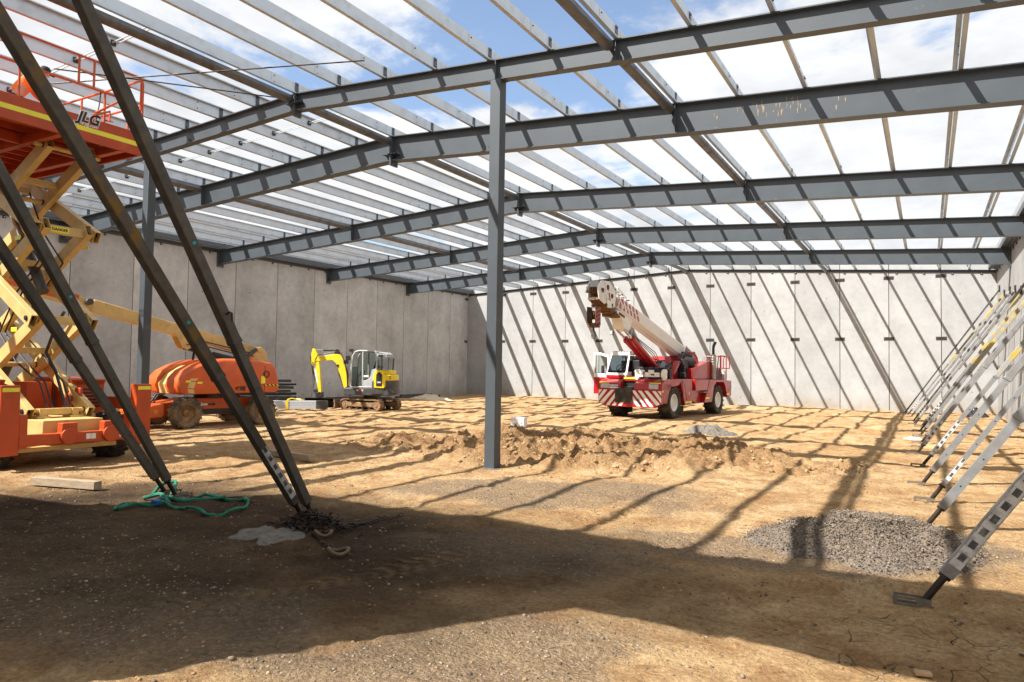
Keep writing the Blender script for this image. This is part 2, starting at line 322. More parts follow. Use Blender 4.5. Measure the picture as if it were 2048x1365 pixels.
def build_ground():
    xs = axis(-420, -13, 2.6, 420, .055, 1.02); ys = axis(-300, 2.6, 19.5, 600, .055, 1.014)
    X, Y = np.meshgrid(xs, ys, indexing='ij'); Z = gh(X, Y); Z = Z*(1-ss(60, 120, np.sqrt(X*X+Y*Y)))
    nx, ny = X.shape; co = np.stack([X, Y, Z], -1).reshape(-1, 3).astype(np.float32)
    i = np.arange(nx*ny).reshape(nx, ny); q = np.stack([i[:-1, :-1], i[1:, :-1], i[1:, 1:], i[:-1, 1:]], -1).reshape(-1, 4)
    me = bpy.data.meshes.new('ground'); me.vertices.add(len(co)); me.vertices.foreach_set('co', co.ravel())
    me.loops.add(q.size); me.loops.foreach_set('vertex_index', q.ravel().astype(np.int32)); me.polygons.add(len(q))
    me.polygons.foreach_set('loop_start', np.arange(0, q.size, 4, dtype=np.int32)); me.polygons.foreach_set('loop_total', np.full(len(q), 4, np.int32))
    me.polygons.foreach_set('use_smooth', np.ones(len(q), bool)); me.update()
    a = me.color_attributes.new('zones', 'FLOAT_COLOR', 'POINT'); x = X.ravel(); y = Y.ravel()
    c = np.stack([gravel(x, y), shade_tint(x, y), dig(x, y), crack(x, y)], -1).astype(np.float32); a.data.foreach_set('color', c.ravel())
    tr = me.attributes.new('tread', 'FLOAT', 'POINT'); tr.data.foreach_set('value', tread(x, y).astype(np.float32))
    o = bpy.data.objects.new('ground', me); COL.objects.link(o); tag(o, 'bare sandy earth floor with gravel patches and wheel ruts', 'ground', kind='structure'); return o
def gravel(x, y):
    n = fbm(x*.7, y*.7, 51)*.9+fbm(x*3, y*3, 53)*.4
    def b(cx, cy, rx, ry, a=0, s=1.): return s*(1-ss(.55, 1.15, ell(x, y, cx, cy, rx, ry, a)+n))
    g = b(-5.2, 9.9, 2.6, 1.5, .35, .8)
    for t in ((-1.4, 8.3, 2.2, .9, .1, 1.), (-.4, 9.0, 1.7, 1.35, 0, 1.), (-2.6, 3.9, .9, 1.8, -.35, .95), (-3.6, 6.8, 1.6, 1.0, .3, .8), (-5., 3.4, 2.6, 1.0, 0, .75), (-7.5, 4.2, 3., 1.2, 0, .55)): g = np.maximum(g, b(*t))
    return np.clip(g, 0, 1)
def shade_tint(x, y):  # brown-black painted into the soil to deepen the front wall shadow
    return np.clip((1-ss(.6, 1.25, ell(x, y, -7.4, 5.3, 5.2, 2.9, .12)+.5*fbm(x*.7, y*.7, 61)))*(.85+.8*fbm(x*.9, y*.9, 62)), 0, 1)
def crack(x, y): return np.clip(1-ss(.5, 1.1, ell(x, y, .2, 5.9, 1.7, 1.1, -.2)+fbm(x, y, 71)*.6), 0, 1)
TRK = [((-5.6, 3.), (-2.0, 13.), .22), ((-3.9, 3.), (-.4, 13.), .22), ((-8.5, 8.3), (-.5, 6.4), .2), ((-13, 10.5), (-9.0, 18.), .22), ((-11.2, 9.5), (-6.8, 12.6), .22), ((-4.5, 20), (-8.5, 27), .28), ((-2, 19.5), (-6.3, 27), .28), ((-12, 9.2), (-1, 12.4), .2)]
def tread(x, y):
    v = np.zeros_like(x)
    for (a, b_, w_) in TRK:
        dx, dy = b_[0]-a[0], b_[1]-a[1]; Ln = math.hypot(dx, dy); ux, uy = dx/Ln, dy/Ln; t = (x-a[0])*ux+(y-a[1])*uy; q = -(x-a[0])*uy+(y-a[1])*ux+.35*np.sin(t*.5+a[0])
        m = (1-ss(w_*.8, w_, np.abs(q)))*ss(0, 1, t)*(1-ss(Ln-1, Ln, t))*ss(-.12, .12, fbm(x*.6, y*.6, 77)); lug = np.sign(np.sin((t+np.abs(q)*.7)*2*math.pi/.17)); v = np.where(m > 0, v+m*(lug*.5-.5), v)
    return np.clip(v, -1, 1)
def ground_mat():
    m = bpy.data.materials.new('sandy earth'); m.use_nodes = True; t = m.node_tree; n = t.nodes; l = t.links
    b = n['Principled BSDF']; b.inputs['Roughness'].default_value = .95; b.inputs['Specular IOR Level'].default_value = .12
    g = n.new('ShaderNodeNewGeometry'); at = n.new('ShaderNodeAttribute'); at.attribute_name = 'zones'; sp = n.new('ShaderNodeSeparateColor'); l.new(at.outputs['Color'], sp.inputs[0])
    P = g.outputs['Position']
    def nz(s, d=6, r=.6, dist=0):
        q = n.new('ShaderNodeTexNoise'); q.inputs['Scale'].default_value = s; q.inputs['Detail'].default_value = d; q.inputs['Roughness'].default_value = r; q.inputs['Distortion'].default_value = dist; l.new(P, q.inputs['Vector']); return q.outputs[0]
    def mr(v, a, b_, c, d):
        q = n.new('ShaderNodeMapRange'); l.new(v, q.inputs[0])
        for i, z in enumerate((a, b_, c, d)): q.inputs[i+1].default_value = z
        return q.outputs[0]
    def mix(f, a, c, mode='MIX'):
        q = n.new('ShaderNodeMix'); q.data_type = 'RGBA'; q.blend_type = mode
        for i, v in ((0, f), (6, a), (7, c)):
            if isinstance(v, float): q.inputs[i].default_value = v
            elif isinstance(v, tuple): q.inputs[i].default_value = (*v, 1)
            else: l.new(v, q.inputs[i])
        return q.outputs[2]
    def mu(a, c, op='MULTIPLY'):
        q = n.new('ShaderNodeMath'); q.operation = op
        for i, v in enumerate((a, c)):
            if isinstance(v, (int, float)): q.inputs[i].default_value = v
            else: l.new(v, q.inputs[i])
        return q.outputs[0]
    c = mix(mr(nz(.35, 5), .38, .62, 0, 1), (.64, .455, .25), (.50, .325, .158))
    c = mix(mr(nz(1.7, 8, .7), .42, .62, 0, .9), c, (.36, .205, .095))
    c = mix(mr(nz(.9, 8, .7, .4), .56, .70, 0, .7), c, (.68, .53, .34))
    c = mix(mr(nz(3.5, 6, .7), .62, .72, 0, .8), c, (.42, .19, .07))
    c = mix(mu(sp.outputs[2], mr(nz(2.2, 7, .7), .3, .65, .35, 1.)), c, (.31, .180, .085))
    c = mix(mu(sp.outputs[1], mr(nz(1.1, 8, .7), .25, .5, .55, 1.)), c, (.050, .032, .019))  # shadow depth painted into the soil colour
    vo = n.new('ShaderNodeTexVoronoi'); vo.inputs['Scale'].default_value = 38; l.new(P, vo.inputs['Vector'])
    vs = n.new('ShaderNodeSeparateColor'); l.new(vo.outputs['Color'], vs.inputs[0])
    gc = mix(mr(vs.outputs[0], 0, 1, 0, 1), (.155, .115, .08), (.31, .245, .18)); gc = mix(mr(nz(1.5, 5), .35, .65, 0, .75), gc, (.34, .25, .155))
    gf = mr(mu(sp.outputs[0], mu(nz(6, 6, .7), .55), 'ADD'), .52, 1.0, 0, .75)
    c = mix(gf, c, gc)
    c = mix(mu(sp.outputs[1], mr(nz(1.1, 8, .7), .3, .6, .45, .85)), c, (.062, .042, .027))  # painted again over the gravel so the shade stays dark
    c = mix(1.0, c, mix(mr(nz(22, 6, .75), .3, .7, 0, 1), (.56, .53, .50), (1.32, 1.32, 1.32)), 'MULTIPLY')
    c = mix(mr(nz(75, 3, .6), .58, .68, 0, .75), c, (.17, .105, .06))
    # cracks of dried clay
    v2 = n.new('ShaderNodeTexVoronoi'); v2.feature = 'DISTANCE_TO_EDGE'; v2.inputs['Scale'].default_value = 4.2
    dv = n.new('ShaderNodeMix'); dv.data_type = 'VECTOR'; dv.inputs[0].default_value = .12; l.new(P, dv.inputs[4]); nq = n.new('ShaderNodeTexNoise'); nq.inputs['Scale'].default_value = 3; nq.inputs['Detail'].default_value = 5; l.new(P, nq.inputs['Vector']); l.new(nq.outputs['Color'], dv.inputs[5]); l.new(dv.outputs[1], v2.inputs['Vector'])
    ck = mu(mr(v2.outputs['Distance'], .004, .018, 1, 0), mu(at.outputs['Alpha'], mr(nz(2.5, 3), .45, .6, 0, 1)))
    c = mix(ck, c, (.09, .05, .025))
    l.new(c, b.inputs['Base Color'])
    at2 = n.new('ShaderNodeAttribute'); at2.attribute_name = 'tread'
    c = mix(mu(mr(at2.outputs['Fac'], -1, -.2, .45, 0), 1.), c, (.30, .19, .10))
    l.new(c, b.inputs['Base Color'])
    h = mu(mu(mu(nz(5, 8, .7), 1.0), mu(mu(nz(26, 6, .75), .50), mu(nz(90, 4, .7), .16), 'ADD'), 'ADD'), mu(mu(vo.outputs['Distance'], gf), -.35), 'ADD')
    h = mu(h, mu(ck, -.5), 'ADD'); h = mu(h, mu(at2.outputs['Fac'], .22), 'ADD'); h = mu(h, mu(mu(nz(2.2, 6, .7), sp.outputs[2]), 1.8), 'ADD')
    bn = n.new('ShaderNodeBump'); bn.inputs['Strength'].default_value = .95; bn.inputs['Distance'].default_value = .10; l.new(h, bn.inputs['Height']); l.new(bn.outputs[0], b.inputs['Normal'])
    return m
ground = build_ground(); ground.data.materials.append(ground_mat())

# loose stones: merged icosahedra
def ico():
    b = bmesh.new(); bmesh.ops.create_icosphere(b, subdivisions=1, radius=1); v = np.array([x.co[:] for x in b.verts]); f = np.array([[q.index for q in p.verts] for p in b.faces]); b.free(); return v, f
IV, IF = ico()
def stones(name, pts, sizes, mats, weights, label, cat, kind='stuff', squash=.7, parent=None, sink=.15):
    n = len(pts); v = np.repeat(IV[None], n, 0)*(1+rng.uniform(-.28, .28, (n, len(IV), 1)))
    v *= rng.uniform(.65, 1.25, (n, 1, 3))*np.array([1, 1, squash]); a = rng.uniform(0, 6.28, n); c, s = np.cos(a)[:, None], np.sin(a)[:, None]
    x = v[..., 0]*c-v[..., 1]*s; y = v[..., 0]*s+v[..., 1]*c; v = np.stack([x, y, v[..., 2]], -1)*sizes[:, None, None]
    v += pts[:, None, :]; v[..., 2] += (sizes*(squash-sink*3)*.5)[:, None]
    f = (IF[None]+(np.arange(n)*len(IV))[:, None, None]).reshape(-1, 3); me = bpy.data.meshes.new(name)
    me.vertices.add(n*len(IV)); me.vertices.foreach_set('co', v.reshape(-1).astype(np.float32)); me.loops.add(f.size); me.loops.foreach_set('vertex_index', f.ravel().astype(np.int32))
    me.polygons.add(len(f)); me.polygons.foreach_set('loop_start', np.arange(0, f.size, 3, dtype=np.int32)); me.polygons.foreach_set('loop_total', np.full(len(f), 3, np.int32))
    for m_ in mats: me.materials.append(m_)
    mi = np.repeat(rng.choice(len(mats), n, p=weights), len(IF)); me.polygons.foreach_set('material_index', mi.astype(np.int32)); me.update(); me.validate()
    o = bpy.data.objects.new(name, me); COL.objects.link(o)
    if parent: o.parent = parent
    tag(o, label, cat, kind=kind); return o
S1 = mat('grey stone', (.20, .155, .115), .9, 0, .3, 30); S2 = mat('pale stone', (.29, .235, .17), .9, 0, .2, 30); S3 = mat('dark stone', (.10, .078, .058), .9, 0, .3, 30)
S4 = mat('tan clod', (.42, .28, .15), .95, 0, .25, 20); S5 = mat('brown clod', (.28, .17, .085), .95, 0, .25, 20)
def scatter(n, x0, x1, y0, y1, dens, smin, smax, p=2.5):
    x = rng.uniform(x0, x1, n); y = y0+(y1-y0)*rng.uniform(0, 1, n)**1.35; k = rng.uniform(0, 1, n) < dens(x, y); x = x[k]; y = y[k]
    s = smin+(smax-smin)*rng.uniform(0, 1, len(x))**p*1.; return np.stack([x, y, gh(x, y)], -1), s
p, s = scatter(60000, -9.5, 2.5, 2.7, 12.5, lambda x, y: gravel(x, y)**1.6*.55+.45*(1-ss(.8, 1.5, ell(x, y, -.55, 9.0, 1.25, 1.3)+.6*fbm(x*2, y*2, 5))), .003, .013)
stones('gravel', p, s, [S1, S2, S3], [.5, .3, .2], 'loose grey crushed gravel lying over the sandy ground', 'gravel')
p, s = scatter(34000, -14, 2.6, 2.7, 16, lambda x, y: np.clip(.45+2.2*fbm(x*1.3, y*1.3, 88), .05, 1), .003, .020, 4.5)
stones('pebbles', p, s, [S1, S2, S4, S5, S3], [.27, .02, .05, .40, .26], 'small pebbles and crumbs strewn across the bare earth', 'pebbles')
p, s = scatter(26000, -12.5, -1, 11.5, 20.5, lambda x, y: dig(x, y)*.5*(fbm(x*1.3, y*1.3, 91) > -.06), .008, .055, 6)
stones('clods', p, s, [S4, S5], [.5, .5], 'crumbly brown soil clods around the dug-up trench', 'soil clods', squash=.85)

# ------------------------------------------------------------------ walls
XL, XW, YW, YF, ZT = -29.07, 3.11, 43.98, 1.4, 8.62
def rooft(x): return 8.264-.057*abs(x+12.755)
G = .016
def wall(label, mt, joints, mk, cat='wall'):
    t = thing('concrete_wall', label, cat, mk(0, 0, 0)[3])
    for a, b_, z0, z1 in joints:
        mb = MB(); x0, x1, y0, y1 = mk(a+G, b_-G, 0)[:4] if False else mk(a+G, b_-G, 1)
        mb.box(x0, x1, y0, y1, z0, z1); mb.build('panel', mt, t, bevel=.012)
    return t
def mk_wall(label, mt, spans, axis_, c0, c1):
    t = thing('concrete_wall', label, 'wall', (0, 0, 0)); back = MB()
    for a, b_, z0, z1 in spans:
        mb = MB()
        if axis_ == 'x': mb.box(a+G, b_-G, c0, c1, z0, z1)
        else: mb.box(c0, c1, a+G, b_-G, z0, z1)
        mb.m(1); rp = random.Random(int(abs(a)*97)+int(c0*7)); wd_ = b_-a; fc = min((c0, c1), key=lambda q: abs(q-(22 if axis_ == 'x' else -13))); sg = 1 if fc == c1 else -1
        if z1 > 6 and z0 < 1:
            for fx, zz in ((.22, .28+rp.random()*.2), (.78, .28+rp.random()*.2), (.5, .9+rp.random()*.3), (.3, 5.2+rp.random()), (.7, 5.2+rp.random())):
                q = a+wd_*fx+rp.uniform(-.1, .1); A_ = (q, fc-sg*.004, zz) if axis_ == 'x' else (fc-sg*.004, q, zz); B_ = (q, fc+sg*.003, zz) if axis_ == 'x' else (fc+sg*.003, q, zz)
                mb.cyl(A_, B_, rp.uniform(.018, .035), 9)
        mb.build('panel', [mt, M_patch], t, bevel=.012)
        m0, m1 = c0+(c1-c0)*.35, c0+(c1-c0)*.65                # dark joint sealant set back in the gap
        if axis_ == 'x': back.box(b_-G+.001, b_+G-.001, m0, m1, z0, z1-.02)
        else: back.box(m0, m1, b_-G+.001, b_+G-.001, z0, z1-.02)
    back.build('joint_sealant', M_black, t); return t
bj = [-26.13, -23.68, -21.19, -18.71, -16.32, -13.86, -11.43, -9.02, -6.57, -4.21, -1.78, .66]
e = [XL-.18]+bj+[XW+.18]
back_wall = mk_wall('sunlit back wall of tall precast concrete panels striped by purlin shadows', M_conc, [(e[i], e[i+1], -.4, ZT) for i in range(len(e)-1)], 'x', YW, YW+.18)
for x in bj:
    for z in (7.16, 3.86):
        mb = MB(); mb.box(x-.25, x+.25, YW-.012, YW-.002, z-.095, z+.095)
        for sx in (-.17, .17): mb.cyl((x+sx, YW-.03, z), (x+sx, YW-.012, z), .022, 8)
        mb.m(1); mb.box(x-.21, x+.21, YW-.016, YW-.012, z-.055, z+.055); mb.build('connection_plate', [M_conn, M_black], back_wall)
lj = [15.72+2.6*k for k in range(-5, 11)]; e = [YF]+[y for y in lj if y > YF+.5]+[YW]
left_wall = mk_wall('shaded grey left wall of tall precast concrete panels with dark joints', M_conc_left, [(e[i], e[i+1], -.4, ZT) for i in range(len(e)-1)], 'y', XL-.18, XL)
for z in (6.95, 3.86):
    mb = MB(); mb.box(XL+.002, XL+.012, YW-.42, YW-.04, z-.09, z+.09); mb.build('connection_plate', M_conn, left_wall)
e = [YF]+[YF+2.3+2.45*k for k in range(17)]; e = [y for y in e if y < YW-.8]+[YW]
right_wall = mk_wall('right wall of precast concrete panels held by raking props', M_conc, [(e[i], e[i+1], -.4, ZT) for i in range(len(e)-1)], 'y', XW, XW+.18)
sp = []; x = -29.07
ex = [XL, -26.6, -24.1, -21.6, -19.1, -16.7, -14.5, -12.3, -9.9, -7.5, -5.12]
for i in range(len(ex)-1): sp.append((ex[i], ex[i+1], -.4, 5.5 if ex[i+1] <= -12.2 else ZT+.1))
sp += [(-5.12, -1.0, 5.55, ZT), (-1.0, 3.11, 5.55, ZT)]
front_wall = mk_wall('front precast wall with wide doorway and high header panels', M_conc, sp, 'x', YF-.18, YF)

# ------------------------------------------------------------------ steel frames
def frame(Y, dep, fw, label, ends=True, XE=(XL+.06, XW-.06)):
    t = thing('roof_rafter', label, 'rafter', (0, Y, 0), group='steel roof rafters'); rx = -12.755
    for nm in ('web', 'top_flange', 'bottom_flange'):
        mb = MB()
        for a, b_ in ((XE[0], rx), (rx, XE[1])):
            p0 = Vector((a, 0, rooft(a))); p1 = Vector((b_, 0, rooft(b_))); g = .004
            sx = Vector((1, 0, 0))
            if nm == 'web': mb.prism([(a, p0.z-dep+.02), (b_, p1.z-dep+.02), (b_, p1.z-.02), (a, p0.z-.02)], 'y', -.007, .007)
            elif nm == 'top_flange': mb.prism([(a, p0.z-.022), (b_, p1.z-.022), (b_, p1.z), (a, p0.z)], 'y', -fw/2, fw/2)
            else: mb.prism([(a, p0.z-dep), (b_, p1.z-dep), (b_, p1.z-dep+.022), (a, p0.z-dep+.022)], 'y', -fw/2, fw/2)
        mb.build(nm, M_steel, t, smooth=False)
    z = rooft(rx)
    mb = MB(); mb.box(rx-.03, rx-.004, -fw/2-.01, fw/2+.01, z-dep-.13, z+.03); mb.box(rx+.004, rx+.03, -fw/2-.01, fw/2+.01, z-dep-.13, z+.03)
    for sx in (-.03, .03):
        for zz_ in (.08, .2, dep-.2, dep-.08, dep+.08):
            for yy in (-fw/2+.05, fw/2-.05): mb.cyl((rx+sx-.02, yy, z-zz_), (rx+sx+.02, yy, z-zz_), .018, 6)
    mb.build('splice_plate', M_steel, t)
    mb = MB(); mb.prism([(rx-.24, z-dep+.16), (rx+.24, z-dep+.16), (rx+.12, z-dep+.19), (rx-.12, z-dep+.19)], 'y', -fw/2-.05, fw/2+.05); mb.build('seat_plate', M_steel, t)
    for x in (-20.73, -4.77):
        mb = MB(); zt = rooft(x)
        for s_ in (-1, 1): mb.box(x-.006, x+.006, s_*.008, s_*(fw/2-.004), zt-dep+.024, zt-.024)
        mb.build('stiffener', M_steel, t)
    if dep < .5:
        for x in (-18.3, -7.27):
            mb = MB(); zt = rooft(x)
            for s_ in (-1, 1): mb.box(x-.006, x+.006, s_*.008, s_*(fw/2-.004), zt-dep+.024, zt-.024)
            mb.build('stiffener', M_steel, t)
    for x in (-24.8, -16.6, -9.6, -1.6):
        mb = MB(); zb = rooft(x)-dep+.022; mb.prism([(x-.05, zb), (x+.08, zb), (x-.03, zb+.12), (x-.05, zb+.12)], 'y', -fw/2+.01, -.01); mb.build('gusset', M_steel, t)
    for a, s_ in ((XL, 1), (XW, -1)):
        mb = MB(); zt = rooft(a); mb.box(*sorted((a+s_*.004, a+s_*.055)), -fw/2-.04, fw/2+.04, zt-dep-.12, zt+.02)
        for zz_ in np.arange(.1, dep, .13):
            for yy in (-fw/2+.0, fw/2-.0): mb.cyl((a+s_*.055, yy, zt-zz_), (a+s_*.085, yy, zt-zz_), .018, 6)
        mb.build('wall_bracket', M_steel, t)
    for x in PX:
        mb = MB(); z = rooft(x); mb.box(x+.012, x+.022, -.05, .05, z+.001, z+.278); mb.cyl((x+.022, 0, z+.23), (x+.04, 0, z+.23), .014, 6); mb.cyl((x+.022, 0, z+.07), (x+.04, 0, z+.07), .014, 6)
        mb.build('cleat', M_steel, t)
    return t
PX = [-12.80+1.333*k for k in range(-12, 12)]
FY = [11.9, 15.43, 22.58, 29.75, 36.86]
fa = frame(FY[0], .41, .20, 'shallow grey steel rafter nearest the camera, carried on the square columns')
fb = frame(FY[1], .68, .29, 'deep grey rafter just behind the columns, rust-stained on the right')
FL = ['deep grey rafter second behind the columns, crossing the middle of the roof', 'deep grey rafter third behind the columns, one before the farthest', 'farthest grey steel rafter, closest to the sunlit back wall']
for k in range(3):
    c = fb.copy(); COL.objects.link(c); c.location.y = FY[k+2]; c['label'] = FL[k]
    for ch in fb.children:
        d = ch.copy(); COL.objects.link(d); d.parent = c
# rust stain on frame B (a real mark on the web)
mb = MB(); rnd = random.Random(3)
for k in range(34):
    x = rnd.gauss(-2.62, .22) if k < 20 else rnd.uniform(-4, -1.2); zt = rooft(x)-.12-rnd.random()*.28; hgt = rnd.uniform(.03, .14); wd = rnd.uniform(.003, .013)
    mb.prism([(x-wd, zt), (x, zt+.02), (x+wd, zt), (x+wd*.3, zt-hgt), (x-wd*.3, zt-hgt)], 'y', -.0085, -.0078)
mb.build('rust_stain', mat('rust streak', (.38, .25, .13), .9), fb)
for (x, lab) in ((-18.3, 'grey square column behind the scissor lift on the left'), (-7.25, 'grey square column standing alone in the middle of the floor')):
    t = thing('steel_column', lab, 'column', (x, 11.9, 0), group='square steel columns'); zt = rooft(x)-.41
    mb = MB(); mb.box(-.115, .115, -.115, .115, -.3, zt-.018); mb.build('shaft', M_column, t, bevel=.012)
    mb = MB(); mb.box(-.17, .17, -.1, .1, zt-.017, zt-.002)
    for sx in (-.15, .15): mb.cyl((sx, -.06, zt-.045), (sx, -.06, zt-.017), .016, 6)
    mb.build('cap_plate', M_steel, t)
    mb = MB(); mb.box(-.21, .19, -.19, .19, H(x, 11.9)-.03, H(x, 11.9)+.012); mb.build('base_plate', M_spill, t)
# purlins: one lapped Z line each
def purlin(x, label):
    t = thing('roof_purlin', label, 'purlin', (x, YF, rooft(x)), group='galvanised roof purlins'); L_ = YW-YF-.03; s = 1 if x < -12.9 else -1
    sl = -.057*(1 if x > -12.755 else -1); mb = MB(); h = .285
    mb.box(-.004, .004, .02, L_, .006, h)
    mb.box(*sorted((0, s*.078)), .02, L_, h-.004, h); mb.box(*sorted((0, -s*.078)), .02, L_, .002, .006)
    mb.box(*sorted((s*.075, s*.078)), .02, L_, h-.024, h-.004); mb.box(*sorted((-s*.075, -s*.078)), .02, L_, .006, .026)
    mb.build('section', M_galv, t, smooth=False)
    for y in FY:
        lp = MB(); bo = lp; y -= YF; lp.m(0); lp.box(.0045, .009, y-.75, y+.75, .012, h-.008)
        lp.m(1)
        for dy in (-.68, .68):
            for dz in (.065, .215): bo.cyl((.009, y+dy, dz), (.022, y+dy, dz), .013, 6); bo.cyl((-.005, y+dy, dz), (-.02, y+dy, dz), .013, 6)
        lp.build('lap_joint', [M_galv, M_bolt], t, smooth=False)
for k in range(-12, 12):
    x = -12.80+1.333*k
    lab = 'galvanised roof purlin running along the ridge line' if k == 0 else f'galvanised roof purlin, {ORD[abs(k)-1]} to the {"left" if k < 0 else "right"} of the ridge'
    purlin(x, lab)
# strut tubes
bays = [YF]+FY+[YW]; bn_ = ['the doorway wall and the nearest rafter', 'the nearest and second rafters', 'the second and third rafters', 'the third and fourth rafters', 'the fourth and farthest rafters', 'the farthest rafter and back wall']
for x, xn in ((-20.79, 'left roof slope'), (-12.86, 'ridge'), (-4.88, 'right roof slope')):
    for i in range(6):
        t = thing('strut_tube', f'round strut tube, {xn}, between {bn_[i]}', 'strut', (x, bays[i], rooft(x)-.13), group='round strut tubes')
        a, b_ = .02+(i > 0)*.17, bays[i+1]-bays[i]-(.17 if i < 5 else .02); mb = MB(); mb.cyl((0, a, 0), (0, b_, 0), .105, 20); mb.build('tube', M_tube, t)
        mb = MB(); mb.box(-.006, .006, a-.16, a+.04, -.07, .07); mb.box(-.006, .006, b_-.04, b_+.16, -.07, .07); mb.build('end_plate', M_tube, t)
# eave and wall angles
def angle(label, pts, inward, n, cat='steel angle'):
    t = thing('wall_angle', label, cat, (0, 0, 0), group='steel angles bolted along the walls'); mb = MB(); up = Vector((0, 0, 1)); iw = Vector(inward)
    for a, b_ in zip(pts[:-1], pts[1:]):
        a = Vector(a); b_ = Vector(b_)
        mb.add([a, b_, b_+up*.14, a+up*.14, a+iw*.012, b_+iw*.012, b_+iw*.012+up*.14, a+iw*.012+up*.14], [(0, 1, 2, 3), (7, 6, 5, 4), (0, 4, 5, 1), (1, 5, 6, 2), (2, 6, 7, 3), (3, 7, 4, 0)])
        a = a+up*.128+iw*.012; b_ = b_+up*.128+iw*.012
        mb.add([a, b_, b_+up*.012, a+up*.012, a+iw*.13, b_+iw*.13, b_+iw*.13+up*.012, a+iw*.13+up*.012], [(0, 1, 2, 3), (7, 6, 5, 4), (0, 4, 5, 1), (1, 5, 6, 2), (2, 6, 7, 3), (3, 7, 4, 0)])
    mb.build('angle_section', M_steel, t, smooth=False)
    Ls = [(Vector(b_)-Vector(a)).length for a, b_ in zip(pts[:-1], pts[1:])]; T = sum(Ls)
    for k in range(n):
        d = (k+.5)*T/n; i = 0
        while d > Ls[i]: d -= Ls[i]; i += 1
        p_ = Vector(pts[i]).lerp(Vector(pts[i+1]), d/Ls[i]); tn = (Vector(pts[i+1])-Vector(pts[i])).normalized(); mb = MB(); c = p_-up*.035+iw*.02
        mb.beam(c-tn*.05, c+tn*.05, .04, .09); mb.m(1); mb.cyl(c+iw*.02, c+iw*.05, .02, 8); mb.build('bracket', [M_bolt, M_galv], t)
    return t
zr = 8.264-.20
angle('dark steel angle following the roof slope along the back wall', [(XL+.05, YW-.002, rooft(XL)-.17), (-12.755, YW-.002, zr+.03), (XW-.02, YW-.002, rooft(XW)-.17)], (0, -1, 0), 25)
angle('dark steel angle along the top of the shaded left wall', [(XL+.002, YF+.1, rooft(XL)-.14), (XL+.002, YW-.2, rooft(XL)-.14)], (1, 0, 0), 34)
angle('dark steel angle along the top of the right wall', [(XW-.002, YF+.1, rooft(XW)-.14), (XW-.002, YW-.2, rooft(XW)-.14)], (-1, 0, 0), 34)
for x, w_, lab in ((XL+.24, .34, 'wide galvanised eave gutter purlin beside the left wall'), (XW-.22, .3, 'galvanised eave gutter purlin beside the right wall')):
    t = thing('eave_purlin', lab, 'purlin', (x, YF, rooft(x)+.02), group='eave purlins'); mb = MB(); L_ = YW-YF-.03
    mb.box(-w_/2, w_/2, .02, L_, 0, .006); mb.box(-w_/2, -w_/2+.006, .02, L_, .006, .2); mb.box(w_/2-.006, w_/2, .02, L_, .006, .2); mb.build('section', M_steel, t, smooth=False)
# bridging rods on the left slope
for y, x0, x1, lab in ((8.3, -24.8, -12.9, 'paired bridging rods across the left purlins in front of the columns'), (13.6, -28.6, -12.9, 'paired bridging rods across the left purlins just behind the columns')):
    t = thing('bridging_rods', lab, 'bridging', (0, y, 0), group='bridging rods'); 
    for dy in (-.03, .05):
        mb = MB(); mb.beam((x0, dy, rooft(x0)+.13), (x1, dy, rooft(x1)+.13), .02, .02); mb.build('rod', M_galv, t)
    for x in PX:
        if x0 < x < x1: mb = MB(); mb.box(x+.01, x+.03, -.05, .05, rooft(x)+.08, rooft(x)+.19); mb.build('clip', M_bolt, t)

